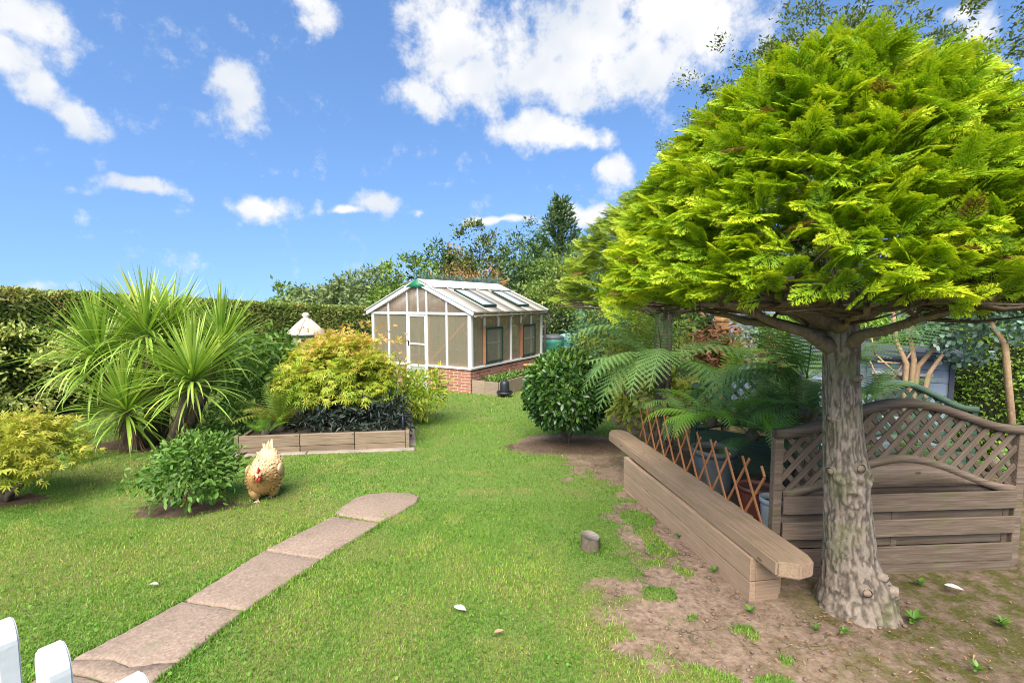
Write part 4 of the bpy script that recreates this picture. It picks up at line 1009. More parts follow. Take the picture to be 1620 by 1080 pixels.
# ---------------------------------------------------------------- stone pagoda top of the bird house
x, y = -4.02, 9.5; z = float(gz(x, y)); dv = thing('dovecote', 'pale stone dovecote with pyramid roof and ball finial behind the maple', 'dovecote', (x, y, z)); M = WM[dv.name]
def octa(prof):
    V, F = lathe(prof, 8); return V, F
V, F = octa([(.27, 0), (.27, .12), (.13, .16), (.12, .95), (.2, 1.05)]); part('pedestal', mesh_data('pedestal', V, F, M_STONE), dv, M)
V, F = octa([(.2, 1.05), (.26, 1.08), (.26, 1.42), (.2, 1.45)]); part('housing', mesh_data('housing', V, F, M_STONE), dv, M)
roof = part('roof', mesh_data('roof', *octa([(.22, 1.44), (.355, 1.475), (.36, 1.505), (.20, 1.66), (.075, 1.765), (.0, 1.77)]), M_STONE), dv, M)
for k in range(8):
    a = k * math.pi / 4; V, F = tube([(.36 * math.cos(a), .36 * math.sin(a), 1.51), (.2 * math.cos(a), .2 * math.sin(a), 1.665), (.07 * math.cos(a), .07 * math.sin(a), 1.775)], .016, 6); part('roof_rib', mesh_data('roof_rib', V, F, M_STONE), roof, M)
V, F = lathe([(.075, 1.765), (.08, 1.79), (.05, 1.80), (.045, 1.815), (.07, 1.84), (.07, 1.87), (.04, 1.90), (0, 1.905)], 14); part('finial', mesh_data('finial', V, F, M_STONE, smooth=True), dv, M)

# ---------------------------------------------------------------- stump, rotten post, sheds behind the fern bed
x, y = .60, 3.60; st = thing('tree_stump', 'small sawn tree stump standing in the grass', 'stump', (x, y, float(gz(x, y))))
zz = np.linspace(-.06, .105, 14); a = np.linspace(0, 2 * np.pi, 40, endpoint=False); V = []
for z in zz:
    r = .068 + .022 * math.exp(-(z + .06) * 18); rr = r * (1 + .16 * (fbm(np.column_stack([np.cos(a) * 2.5, np.sin(a) * 2.5, np.full(40, z * 3)]), 3) - .5))
    V.append(np.column_stack([x + rr * np.cos(a), y + rr * np.sin(a), np.full(40, float(gz(x, y)) + z + (.012 * np.cos(a - 2.5) if z > .10 else 0))]))
V = np.concatenate(V); F = np.array([(i * 40 + k, i * 40 + (k + 1) % 40, (i + 1) * 40 + (k + 1) % 40, (i + 1) * 40 + k) for i in range(13) for k in range(40)])
world_part('stump_bark', V, F, M_BARK2, st, np.zeros(len(V)), True); tv = V[-40:] + [0, 0, .0]; world_part('cut_face', np.concatenate([tv, tv - [0, 0, .01]]), [np.array([list(range(40))]), np.array([(k, (k + 1) % 40, 40 + (k + 1) % 40, 40 + k) for k in range(40)])], wood_mat('sawn_end', (.12, .10, .08), (.20, .17, .14), (.28, .25, .21)), st)
x, y = 3.66, 8.5; rp = thing('timber_post', 'rotten orange timber post among dead brown fronds', 'post', (x, y, float(gz(x, y))), .5)
box('post_shaft', (.21, .17, 2.0), M_RUST, rp, T(x, y, .62) @ RZ(.5), .015)
box('post_capital', (.24, .20, .06), M_RUST, rp, T(x, y, 1.46) @ RZ(.5), .012); box('side_board', (.05, .16, 1.7), M_SLATE, rp, T(x + .16, y + .07, .5) @ RZ(.5), .006)
def dead_fronds(label, c, n, rad, ln):
    o = thing('dead_fern_fronds', label, 'dead fronds', (c[0], c[1], c[2] - .3)); d = unit(rng.normal(size=(n, 3)) * [1, 1, .5] + [0, 0, -.4])
    p = np.asarray(c) + rng.normal(size=(n, 3)) * np.asarray(rad); foliage(o, NARROW, frames(d, unit(rng.normal(size=(n, 3)))), p, ln * (.6 + .8 * rng.random(n)), np.clip(rng.normal(.5, .25, n), .02, .98), M_FROND_DEAD)
dead_fronds('curled brown dead fronds heaped round the rotten post', (3.62, 8.35, .98), 900, (.28, .18, .20), .16)
dead_fronds('dead brown fronds hanging in front of the blue grey shed', (4.55, 7.6, 1.0), 500, (.35, .2, .12), .16)
def shed(label, p, sx, sy, h, rz):
    o = thing('garden_shed', label, 'shed', (p[0], p[1], float(gz(*p))), rz); M = WM[o.name]
    for k in range(int(h / .15)):
        box('cladding_board', (sx, .025, .145), M_SLATE, o, M @ T(0, -sy / 2 - .004 * (k % 2), .075 + .15 * k), .003); box('cladding_board', (.025, sy, .145), M_SLATE, o, M @ T(-sx / 2 + .015, .02, .075 + .15 * k), .003)
    box('wall', (sx - .06, sy - .06, h), M_SLATE2, o, M @ T(0, .02, h / 2), 0)
    for s in (-1, 1): box('corner_trim', (.05, .02, h), M_SLATE2, o, M @ T(s * (sx / 2 - .02), -sy / 2 - .028, h / 2), .003)
    box('roof', (sx + .25, sy + .3, .05), M_SLATE2, o, M @ T(0, 0, h + .03) @ Matrix.Rotation(.12, 4, 'X'), .01)
    box('window', (.5, .02, .5), M_CLEAR, o, M @ T(sx * .18, -sy / 2 - .03, h * .62), .004)
    for q in ((-.01, .27), (-.01, -.27)): box('window_frame', (.58, .035, .04), M_WHITE, o, M @ T(sx * .18, -sy / 2 - .032, h * .62 + q[1]), .004)
shed('blue grey boarded shed behind the rotten post', (5.0, 9.9), 1.7, 1.4, 1.95, -.35)
shed('slate grey shed seen through the stems beside the trunk', (4.75, 6.5), 1.5, 1.3, 1.4, -.5)

# ================================================================ plants
# ---------------------------------------------------------------- conifers clipped to umbrellas
def make_spray(seed):
    r = np.random.default_rng(seed); V = []; F = []; tv = []
    def quad(p, d, l, w, t0, t1):
        d = unit(d); s = np.array([d[1], -d[0], 0]); o = len(V); 
        
        if w < .05 and l < .5: V.extend([p - s * w * .4, p + s * w * .4, p + d * l]); tv.extend([t0, t0, t1]); F.append((o, o + 1, o + 2)); return
        V.extend([p, p + d * l * .5 + s * w / 2, p + d * l, p + d * l * .5 - s * w / 2]); tv.extend([t0, (t0 + t1) / 2, t1, (t0 + t1) / 2]); F.extend([(o, o + 1, o + 2), (o, o + 2, o + 3)])
    nb = 6
    for sgn in (-1, 1):
        for i in range(nb):
            t = .08 + .86 * i / nb + r.normal(0, .01); L = (.50 * (1 - t) ** .8 + .07) * (.85 + .3 * r.random()); a = math.radians(44 + r.normal(0, 5))
            d = np.array([sgn * math.sin(a), math.cos(a), 0]); p = np.array([0, t, 0])
            quad(p, d, L, .060, -.40 + .25 * t, .22)  # yellow new tips; bases darkened further, painting the shaded gaps between sprays
            for j, tt in enumerate((.34, .68)):
                for s2 in (-1, 1):
                    if L < .2 and j > 1: continue
                    a2 = a * sgn + s2 * math.radians(38); quad(p + d * L * tt, np.array([math.sin(a2), math.cos(a2), 0]), L * .44 * (1.1 - tt * .4), .046, -.20 + .25 * t, .28)
    quad(np.zeros(3), np.array([0, 1, 0]), 1.05, .035, -.25, .22)
    V = np.array(V); V[:, 2] = -.20 * V[:, 1] ** 2 - .22 * V[:, 0] ** 2 + r.normal(0, .012, len(V))
    return V, np.array(F), np.array(tv)
SPR = [make_spray(k) for k in range(3)]
C_DEADSPRAY = leaf_mats('browned_conifer_spray', [(0, (.12, .05, .02)), (.5, (.28, .13, .05)), (1, (.42, .26, .11))], .2, .7, .2)
def make_plume(seed, n=6):
    r = np.random.default_rng(seed); outs = []; tt = []
    for i in range(n):
        t = i / (n - 1); sg = (-1) ** i; a = sg * (1 - t) * math.radians(48) + r.normal(0, .1); d = np.array([math.sin(a), math.cos(a), .10 * r.normal() - .18 * t])
        nr = np.array([.35 * r.normal() + .3 * sg, -.15, 1.0]); R = frames(d[None], unit(nr)[None]); s = .52 * (1.05 - .25 * t) * (.85 + .3 * r.random())
        V, F, tv = scatter(SPR[r.integers(0, 3)], R, np.array([[0, t * .55, -.10 * t * t]]), s, np.array([.12 * (t - .5)])); outs.append((V, F)); tt.append(tv)
    V, F = join(outs); return V, F[0], np.concatenate(tt)
PLUME = [make_plume(40 + k) for k in range(4)]

def trunk_mesh(path, rad, n=64, seed=0, rough=.05, knots=()):
    path = np.asarray(path, float); m = len(path); a = np.linspace(0, 2 * np.pi, n, endpoint=False); V = []; ti = []
    for i in range(m):
        z = path[i, 2]; c = np.column_stack([np.cos(a), np.sin(a)])
        q = np.column_stack([c * 6.0, np.full(n, z * 8.5 + seed)]); f1 = fbm(q + .8 * fbm(q * .7, 2)[:, None], 4); ridged = 1 - np.abs(2 * f1 - 1)
        f2 = fbm(np.column_stack([c * 1.6, np.full(n, z * 1.5 + seed)]), 2); crack = sstep(.78, .95, ridged)
        r = rad[i] * (1 + rough * 2.6 * (f2 - .5) + rough * 1.4 * (fbm(q * 2.2, 3) - .5) - rough * .75 * crack)
        for ka, kz, kr, kh in knots:
            da = np.arctan2(np.sin(a - ka), np.cos(a - ka)) * rad[i]; d = np.hypot(da, (z - kz) * .9) / kr
            r = r + kh * .55 * np.exp(-d * d * .8) + kh * .35 * np.exp(-((d - .5) / .14) ** 2) - kh * .3 * np.exp(-(d / .28) ** 2)
        V.append(np.column_stack([path[i, 0] + r * c[:, 0], path[i, 1] + r * c[:, 1], np.full(n, z)])); ti.append(crack * .7)
    F = np.array([(i * n + k, i * n + (k + 1) % n, (i + 1) * n + (k + 1) % n, (i + 1) * n + k) for i in range(m - 1) for k in range(n)])
    return np.concatenate(V), [F, np.array([list(range((m - 1) * n, m * n))])], np.concatenate(ti)

def umbrella_conifer(label, base, top, R, h, zrim, nplume, size, mats, radf, knots, parts, tint0=.5, seed=0, low=.0, zc=.8):
    x0, y0 = base; zg = float(gz(x0, y0)); o = thing('conifer_tree', label, 'tree', (x0, y0, zg), 0, 'clipped umbrella conifers')
    zz = np.linspace(zg - .08, zrim + .25, 240); t = (zz - zg) / (zrim - zg)
    cx = np.interp(t, (0, .17, .45, .72, 1, 1.3), np.array([0, -.055, -.12, -.165, -.20, -.2]) * radf[2]) + x0; rad = np.interp(t, (-.1, 0, .05, .17, .45, .72, 1, 1.3), np.array(radf[0]))
    V, F, ti = trunk_mesh(np.column_stack([cx, np.full(240, y0), zz]), rad, 96, seed, radf[1], knots); world_part('trunk', V, F, M_BARK, o, ti, True)
    c = np.array([top[0], top[1], zrim]); tc = np.array([cx[-1], y0, zrim])
    # limbs spread under the crown
    nb = 20
    for k in range(nb):
        a = 2 * math.pi * (k + .4 * rng.random()) / nb; r1 = R * (.62 + .2 * rng.random()); z0 = zrim - .42 + .40 * rng.random()
        tip = c + np.array([math.cos(a) * r1, math.sin(a) * r1, -.17 + .16 * rng.random()]); p0 = np.array([tc[0], tc[1], z0]); kk = np.linspace(0, 1, 9)[:, None]
        mid = (p0 + tip) / 2 + [0, 0, -.02 + .05 * rng.random()]; p = (1 - kk) ** 2 * p0 + 2 * kk * (1 - kk) * mid + kk ** 2 * tip; p[1:-1] += rng.normal(0, .012, (7, 3))
        V, F = tube(p, (.034 - .024 * kk[:, 0] + .035 * np.exp(-kk[:, 0] * 14)) * radf[3], 10); br = world_part('branch', V, F, M_LIMB, o, np.zeros(len(V)), True)
        sub = []
        for q in range(9):
            i = rng.integers(2, 8); sd = unit(tip - p0) + rng.normal(size=3) * [.6, .6, .12]; e = p[i] + unit(sd) * (.3 + .35 * rng.random()) * R * .6; e[2] = max(e[2], zrim - .2)
            m_ = (p[i] + e) / 2 + rng.normal(0, .02, 3); sub.append(tube([p[i], m_, e], [.012 * radf[3], .008 * radf[3], .003], 5))
        V, F = join(sub); world_part('twigs', V, F, M_TWIG, br, np.zeros(len(V)), kind='stuff')
    # foliage
    he = zrim + h - zc; zlo = (zrim - zc) / he; ce = np.array([c[0], c[1], zc])           # upper part of a tall ellipsoid, cut level at the rim
    zz_ = zlo - .02 + (1 - zlo) * rng.random(nplume) ** 1.15; aa = rng.random(nplume) * 2 * np.pi; rr_ = np.sqrt(np.clip(1 - zz_ ** 2, 0, 1)); d = np.column_stack([rr_ * np.cos(aa), rr_ * np.sin(aa), zz_]); N = nplume
    lump = 1 + .10 * (fbm(d * 2.4 + seed, 3) - .5) * 2
    shell = np.where(rng.random(N) < .66, .93 + .05 * rng.random(N), .55 + .35 * rng.random(N)); rr = np.array([R, R, he])
    pos = ce + d * lump[:, None] * rr; pos[:, :2] = c[:2] + (pos[:, :2] - c[:2]) * shell[:, None]; pos[:, 2] = np.where(shell < .92, zrim + (pos[:, 2] - zrim) * (.75 + .25 * shell), pos[:, 2] - .02); pos[:, 2] += low * np.exp(-((pos[:, 2] - zrim) / .25) ** 2) * rng.random(N)
    out = unit(d / rr + np.array([0, 0, .12])); hor = unit(d * [1, 1, .15]); rnd = rng.normal(size=(N, 3))
    ax = unit(out * .55 + hor * .55 + np.array([0, 0, .05]) + rnd * .30); nm = unit(out * .55 + np.array([0, 0, .9]) + rng.normal(size=(N, 3)) * .28)
    pos = pos - ax * (size * .62)
    tint = tint0 + .22 * (fbm(pos * 2.5 + 3, 2) - .5) * 2 + rng.normal(0, .10, N)
    foliage(o, None, frames(ax, nm), pos, size * (.75 + .5 * rng.random(N)), np.clip(tint, .05, .95), mats, parts, 'foliage_spray', 'crown', PLUME, out)
    k = N // 28; i = rng.choice(N, k, replace=False); dead = C_DEADSPRAY       # a few browned sprays inside the crown
    V, F, tv = scatter(SPR[0], frames(ax[i], nm[i]), pos[i] + out[i] * .05, size * (.45 + .3 * rng.random(k)), rng.random(k) * .7 + .1); world_part('dead_sprays', V, F, dead[0], o, tv, kind='stuff')
    return o
umbrella_conifer('big umbrella-clipped golden conifer with knotted trunk beside the bench end', (2.12, 2.87), (1.72, 2.88), 1.31, 1.27, 1.90, 2880, .228, C_CONIF,
                 ((.27, .225, .18, .138, .106, .094, .084, .076), .062, 1.0, 1.0), ((-1.9, .62, .085, .045), (-1.25, .74, .07, .035), (-2.3, .74, .06, .03), (-.85, .08, .06, .03), (-1.25, .0, .06, .03), (-.45, .02, .07, .05), (-1.6, 1.52, .08, .03), (-1.45, .80, .1, .02)), 300, .46, 1, -.10)
umbrella_conifer('smaller umbrella-clipped conifer with pale trunk behind the tree ferns', (2.02, 6.4), (1.95, 6.4), 1.48, 1.52, 1.88, 600, .32, C_CON2,
                 ((.15, .145, .14, .13, .12, .115, .11, .1), .07, .15, .9), (), 60, .45, 4, -.08)

big = bpy.data.objects['conifer_tree']; M_STUB = wood_mat('sawn_knot', (.16, .11, .075), (.30, .22, .155), (.42, .33, .25), knots=False)
for px, py, r_, ln in ((1349, 741, .026, .05), (1309, 752, .022, .05), (1363, 929, .026, .05), (1388, 912, .020, .05), (1410, 935, .026, .07), (1300, 668, .018, .03), (1352, 600, .016, .03)):
    z_ = float(pix_y(px, py, 2.75)[2]); t_ = (z_ + .1) / 2.0; cxx = 2.12 + np.interp(t_, (0, .17, .45, .72, 1), (0, -.055, -.12, -.165, -.20)); rad_ = np.interp(t_, (0, .05, .17, .45, .72, 1), (.20, .172, .138, .106, .094, .084))
    hit = pix_y(px, py, 2.87 - rad_ * .75); ax_ = unit(np.array([hit[0] - cxx, -rad_ * .75, 0])); p0_ = np.array([cxx, 2.87, z_]) + ax_ * rad_ * .8; p1_ = p0_ + ax_ * (ln + rad_ * .12) + [0, 0, .008]
    V, F = tube([p0_, p1_ - ax_ * .006, p1_], [r_ * 1.5, r_ * 1.15, r_], 14, False); st_ = world_part('branch_stub', V, F, M_BARK, big, np.zeros(len(V)), True)
    V, F = tube([p1_ - ax_ * .01, p1_ + ax_ * .002], [r_ * .8, r_ * .78], 14); world_part('cut_face', V, F, M_STUB, st_)

# ---------------------------------------------------------------- trees and scrub beyond the garden
def tree(label, x, y, lobes, n, size, mats, ncl=120, cl=.5, tr=.1, tp=SIMPLE, name='broadleaf_tree', group='trees beyond the garden', stems=5, lump=.2, thick=.35):
    zg = float(gz(x, y)); o = thing(name, label, 'tree', (x, y, zg), 0, group); P = []; O = []; Tn = []
    tot = sum(l[1][0] * l[1][2] for l in lobes)
    for i, (c, r) in enumerate(lobes):
        k = int(n * r[0] * r[2] / tot); p, q, t = clumped(k, (x + c[0], y + c[1], zg + c[2]), r, max(8, int(ncl * k / n)), cl, thick=thick, lump=lump, zmin=-.9, seed=x + i); P.append(p); O.append(q); Tn.append(t)
    P = np.concatenate(P); O = np.concatenate(O); t = np.concatenate(Tn); keep = P[:, 2] > zg + .1; P, O, t = P[keep], O[keep], t[keep]
    foliage(o, tp, leaf_frames(O, .4, .7, .1), P, size * (.6 + .8 * rng.random(len(P))), np.clip(.48 + .35 * t + rng.normal(0, .12, len(P)), .02, .98), mats, sname='crown')
    c0 = lobes[0][0]; V, F = tube([(x, y, zg - .1), (x + .1 * c0[0], y, zg + c0[2] * .5), (x + c0[0] * .6, y + c0[1] * .6, zg + c0[2])], [tr, tr * .8, tr * .5], 9); world_part('trunk', V, F, M_BARK2, o, np.zeros(len(V)), True)
    tips = []
    for k in range(stems):
        c, r = lobes[k % len(lobes)]; v = unit(rng.normal(size=3)); tips.append((x + c[0] + v[0] * r[0] * .75, y + c[1] + v[1] * r[1] * .75, zg + c[2] + abs(v[2]) * r[2] * .8))
    limbs(o, (x + .1 * c0[0], y, zg + c0[2] * .5), tips, tr * .55, M_BARK2, 'limb')
    return o
def at(px, Y): return (px - 810) / FPX * Y
def ht(py, Y): return H_CAM + (480 - py) / FPX * Y          # height of something seen at row py at depth Y
def bg_tree(label, px, Y, top, wpx, n, size, mats, squash=1.0, ncl=110, cl=None, lobesn=4, **kw):
    x = at(px, Y); zg = float(gz(x, Y)); h = ht(top, Y) - zg; w = wpx / FPX * Y / 2; lobes = [((0, 0, h * .58), (w * .8, w * .8, h * .42))]
    for k in range(lobesn):
        a = 2 * math.pi * k / lobesn + rng.random(); lobes.append(((w * .5 * math.cos(a), w * .5 * math.sin(a), h * (.35 + .3 * rng.random())), (w * .5, w * .5, h * .28)))
    return tree(label, x, Y, lobes, n, size, mats, ncl, cl or w * .3, max(.06, h * .025), **kw)
bg_tree('far rounded dark bush at the left end of the tree line', 452, 36, 452, 60, 2600, .30, C_T_GREEN)
bg_tree('far grey green bush, second along the tree line', 500, 33, 453, 74, 3600, .28, C_T_GREY)
bg_tree('small dark green bush top above the far hedge', 515, 34, 448, 40, 2000, .28, C_T_GREEN)
bg_tree('grey green scrub tree left of the greenhouse gable', 552, 29, 439, 100, 5200, .26, C_T_GREY)
bg_tree('olive scrub tree just behind the greenhouse gable', 600, 26, 425, 110, 6400, .24, C_T_GREY)
bg_tree('mid green tree rising behind the greenhouse ridge end', 642, 24, 408, 112, 6800, .22, C_T_GREEN)
bg_tree('dark green tree above the greenhouse ridge', 688, 26, 386, 90, 5200, .22, C_T_DARK)
bg_tree('russet hawthorn behind the greenhouse roof', 716, 20.5, 410, 110, 6500, .16, C_T_RED)
bg_tree('russet and yellow bush at the right end of the greenhouse ridge', 765, 19.5, 420, 80, 4500, .15, C_T_RED)
bg_tree('tall thin-leaved olive tree behind the greenhouse', 752, 27, 346, 104, 5600, .22, C_T_OLIVE, cl=.45, ncl=90)
bg_tree('dense dark evergreen behind the greenhouse', 826, 23, 366, 110, 7500, .19, C_T_DARK)
bg_tree('yellow green bush behind the hawthorn', 690, 22, 428, 76, 3800, .17, C_T_PALE)
# spiky pine
x, Y = at(885, 26), 26.0; zg = float(gz(x, Y)); pn = thing('pine_tree', 'spiky dark pine with upswept tips, tallest above the greenhouse', 'tree', (x, Y, zg), 0, 'trees beyond the garden'); hp = ht(314, 26) - zg
V, F = tube([(x, Y, zg - .1), (x, Y, zg + hp * .6), (x + .1, Y, zg + hp)], [.16, .1, .02], 8); world_part('trunk', V, F, M_BARK2, pn, np.zeros(len(V)), True)
PP = []; DD = []; TT = []
for k in range(70):
    t = .25 + .74 * (k / 70); a = k * 2.4; L = (1 - t) * 2.9 + .35; st_ = np.array([x, Y, zg + hp * t * .97]); dd = unit(np.array([math.cos(a), math.sin(a), .45 + .5 * t]))
    m_ = int(60 * L ** .6); u__ = rng.random(m_) ** .7; q = st_ + dd * (u__ * L)[:, None] + np.array([0, 0, .25]) * (u__ ** 2)[:, None] * L * .4 + rng.normal(0, .09, (m_, 3)); PP.append(q); DD.append(unit(dd + rng.normal(0, .55, (m_, 3)))); TT.append(np.full(m_, .15 * rng.normal()))
    if k % 3 == 0: V, F = tube([st_, st_ + dd * L * .9], [.03, .008], 5); world_part('branch', V, F, M_TWIG, pn, np.zeros(len(V)))
PP = np.concatenate(PP); foliage(pn, NARROW, frames(np.concatenate(DD), unit(rng.normal(size=(len(PP), 3)))), PP, .26 * (.6 + .8 * rng.random(len(PP))), np.clip(.42 + np.concatenate(TT) + rng.normal(0, .12, len(PP)), .02, .98), C_T_DARK, sname='crown')
bg_tree('dark pine-like tree between the evergreen and the spiky pine', 845, 25, 350, 60, 3600, .20, C_T_DARK, tp=NARROW)
# nearer shrubs right of the greenhouse
bg_tree('pale leaved tall shrub right of the greenhouse', 885, 18.5, 392, 120, 8500, .13, C_T_PALE, name='tall_shrub', group='shrubs right of the greenhouse', cl=.35, ncl=170)
bg_tree('light green shrub under the left rim of the clipped conifer', 950, 17.0, 402, 90, 6500, .12, C_T_GREEN, name='tall_shrub', group='shrubs right of the greenhouse', cl=.3, ncl=150)
bg_tree('blue green shrub between the variegated bush and the conifers', 945, 14.5, 470, 90, 5500, .10, C_T_BLUE, name='tall_shrub', group='shrubs right of the greenhouse', cl=.25, ncl=150)
bg_tree('broad green tree filling the back behind the smaller conifer', 1060, 16.0, 380, 190, 8000, .16, C_T_GREEN, cl=.5, ncl=170, name='broadleaf_tree', group='trees behind the fern bed')
bg_tree('dark tree behind the fern bed and post', 1190, 14.0, 400, 190, 7500, .15, C_T_DARK, cl=.5, ncl=160, group='trees behind the fern bed')
bg_tree('bright green tree behind the big trunk', 1330, 11.5, 420, 210, 7500, .12, C_PRIVET, cl=.4, ncl=160, group='trees behind the fern bed')
bg_tree('tall dark leaved tree whose top shows above the big conifer', 1290, 12.5, 6, 560, 66000, .09, C_T_OLIVE, cl=.28, ncl=700, lobesn=7, stems=26, group='trees behind the fern bed', thick=.3, lump=.25)
bg_tree('green tree at the far right behind the privet hedge', 1560, 10.5, 380, 230, 7000, .11, C_T_GREEN, cl=.4, ncl=150, group='trees behind the fern bed')

# ---------------------------------------------------------------- hedges
def hedge(name, label, pts, width, hts, n, size, mats, toptint=0., lump=.10, facing=None, tp=SIMPLE, base_tint=.45):
    pts = np.array(pts, float); hts = np.array(hts, float); seg = np.linalg.norm(np.diff(pts, axis=0), axis=1); cs = np.concatenate([[0], np.cumsum(seg)]); L = cs[-1]
    cx, cy = pts.mean(0); o = thing(name, label, 'hedge', (cx, cy, float(gz(cx, cy))))
    def ctr(s): return np.column_stack([np.interp(s, cs, pts[:, 0]), np.interp(s, cs, pts[:, 1])])
    def nrm(s): d = ctr(np.minimum(s + .05, L)) - ctr(np.maximum(s - .05, 0)); d = unit(d); return np.column_stack([d[:, 1], -d[:, 0]])
    # woody core
    ss = np.linspace(.08, L - .08, 60); C = ctr(ss); Nn = nrm(ss); hh = np.interp(ss, cs, hts); g = gz(C[:, 0], C[:, 1]); V = []
    for sx, zt in ((-1, 0), (-1, 1), (1, 1), (1, 0)):
        V.append(np.column_stack([C + Nn * sx * width * .42, g + (hh * .955 if zt else .05)]))
    V = np.stack(V, 1).reshape(-1, 3); F = [(4 * i + k, 4 * i + 4 + k, 4 * i + 4 + (k + 1) % 4, 4 * i + (k + 1) % 4) for i in range(59) for k in range(4)] + [(3, 2, 1, 0), (236, 237, 238, 239)]
    world_part('woody_core', V, np.array(F), M_CORE, o, np.zeros(len(V)))
    s = rng.random(n) * L; hh = np.interp(s, cs, hts); per = 2 * hh + width; w = rng.random(n) * (hh + width) ; C = ctr(s); Nn = nrm(s); g = gz(C[:, 0], C[:, 1])
    back = rng.random(n) < .12; side = np.where(back, -1, 1) * (facing or 1)
    onside = w < hh; zl = np.where(onside, w, hh); off = np.where(onside, width / 2, width / 2 - (w - hh)); rnd_ = np.where(onside & (zl > hh - .18), ((zl - hh + .18) / .18) ** 2 * .14, 0)
    dep = rng.random(n) ** 1.7 * .12; lp = lump * 2 * (fbm(np.column_stack([C * 1.3, zl * 1.6]), 3) - .5) + lump * .8 * (fbm(np.column_stack([C * 4, zl * 4]), 2) - .5)
    P = np.column_stack([C + Nn * (side * np.where(onside, off - dep + lp - rnd_, off))[:, None], g + np.where(onside, zl, hh - dep + lp * .5)])
    O = np.where(onside[:, None], np.column_stack([Nn * side[:, None], np.full(n, .25)]), np.column_stack([Nn * .1, np.ones(n)]))
    keep = P[:, 2] > g + .06
    tint = base_tint + .35 * (fbm(P * 1.1, 2) - .5) * 2 + rng.normal(0, .12, n) + toptint * sstep(.55, 1.0, zl / hh)
    foliage(o, tp, leaf_frames(unit(O), .35, .75)[keep], P[keep], (size * (.65 + .7 * rng.random(n)))[keep], np.clip(tint, .02, .98)[keep], mats)
    return o
hedge('clipped_hedge', 'long clipped hedge with browned top along the left boundary', [(-9.9, 4.5), (-9.35, 8.4), (-8.3, 12.0), (-6.6, 15.5), (-4.6, 18.0), (-2.5, 20.0)], 1.3, [2.30, 2.28, 2.27, 2.22, 2.12, 1.95], 80000, .085, C_HEDGE, .12, facing=1)
shrub('variegated_shrub', 'yellow variegated euonymus shrub in front of the left hedge', 'shrub', (-8.3, 8.2), [((-8.4, 8.0, .55), (.75, .9, .85)), ((-8.1, 9.3, .5), (.65, .8, .75)), ((-8.7, 7.0, .6), (.7, .8, .85)), ((-7.7, 10.4, .45), (.6, .7, .7))], 6500, .085, C_VAR, clumps=170, cl=.2, stems=6, base=.66)
hedge('privet_hedge', 'bright green privet hedge at the right behind the lattice fences', [(4.5, 8.4), (5.2, 6.8), (6.2, 5.6), (7.4, 4.6)], 1.0, [1.85, 1.75, 1.7, 1.65], 34000, .05, C_PRIVET, .12, facing=1)
hedge('variegated_hedge', 'variegated dark green hedge behind the water butts', [(1.0, 18.2), (2.6, 17.6), (4.0, 16.4)], 1.2, [1.85, 1.95, 1.9], 9000, .11, C_VARDK, .1, facing=1)

# shrubs of the left border and the middle
shrub('hydrangea_shrub', 'broad leaved green shrub between the cordyline and the dovecote', 'shrub', (-4.75, 9.0), [((-4.9, 9.0, .45), (.75, .5, .62)), ((-4.1, 8.75, .5), (.5, .4, .6)), ((-3.6, 8.6, .55), (.35, .3, .5)), ((-5.6, 9.2, .3), (.6, .4, .5))], 2600, .14, C_HYDR, FINE, clumps=120, cl=.22, stems=5)
shrub('ground_cover_shrub', 'low pale green plant beside the left end of the raised bed', 'shrub', (-4.0, 6.9), [((-4.0, 6.9, .02), (.42, .45, .28)), ((-4.25, 7.6, .05), (.4, .5, .3))], 1300, .075, C_HYDR, clumps=60, cl=.12, stems=3, sr=.01)
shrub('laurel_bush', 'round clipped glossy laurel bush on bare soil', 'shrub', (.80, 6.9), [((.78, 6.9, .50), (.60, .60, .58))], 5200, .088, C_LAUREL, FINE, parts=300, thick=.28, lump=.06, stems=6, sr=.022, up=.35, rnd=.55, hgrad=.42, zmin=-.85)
shrub('leafy_shrub', 'small mounded green shrub on a soil patch in the lawn', 'shrub', (-3.05, 4.45), [((-3.05, 4.5, .15), (.37, .36, .30)), ((-3.0, 4.5, .3), (.25, .24, .2))], 2800, .060, C_HYDR, FINE, parts=250, clumps=110, cl=.12, stems=9, sr=.008, hgrad=.5, smat=M_TAN)
shrub('japanese_maple', 'low yellow green japanese maple cut by the left picture edge', 'tree', (-4.93, 4.62), [((-4.95, 4.6, .40), (.62, .55, .20)), ((-4.62, 4.55, .28), (.42, .42, .15)), ((-5.35, 4.6, .36), (.5, .45, .22))], 3400, .068, C_MAPLE2, MAPLE, parts=250, clumps=120, cl=.12, stems=7, sr=.034, up=1.0, rnd=.45, droop=.35, hgrad=.3, stem_name='branch', base=.40)
jm = shrub('japanese_maple', 'dense mounded japanese maple with orange-tipped top in the raised bed', 'tree', (-2.62, 7.35), [((-2.62, 7.35, .80), (.72, .62, .46)), ((-2.25, 7.25, .62), (.45, .5, .36)), ((-3.05, 7.25, .60), (.42, .5, .34)), ((-2.62, 7.2, .45), (.72, .5, .25))], 8000, .085, C_MAPLE, MAPLE, parts=300, clumps=260, cl=.13, stems=7, sr=.03, up=.9, rnd=.42, droop=.4, hgrad=.42, stem_name='branch', base=.45)
k = 160; p = np.column_stack([-3.2 + 1.6 * rng.random(k), 7.2 + .5 * rng.random(k), 1.15 + .32 * rng.random(k) ** 2]); foliage(jm, MAPLE, leaf_frames(unit(rng.normal(size=(k, 3)) * .7 + [0, 0, .7]), .8, .5), p, .07, np.clip(rng.normal(.82, .1, k), .1, .99), C_MAPLE, sname='orange_shoots')
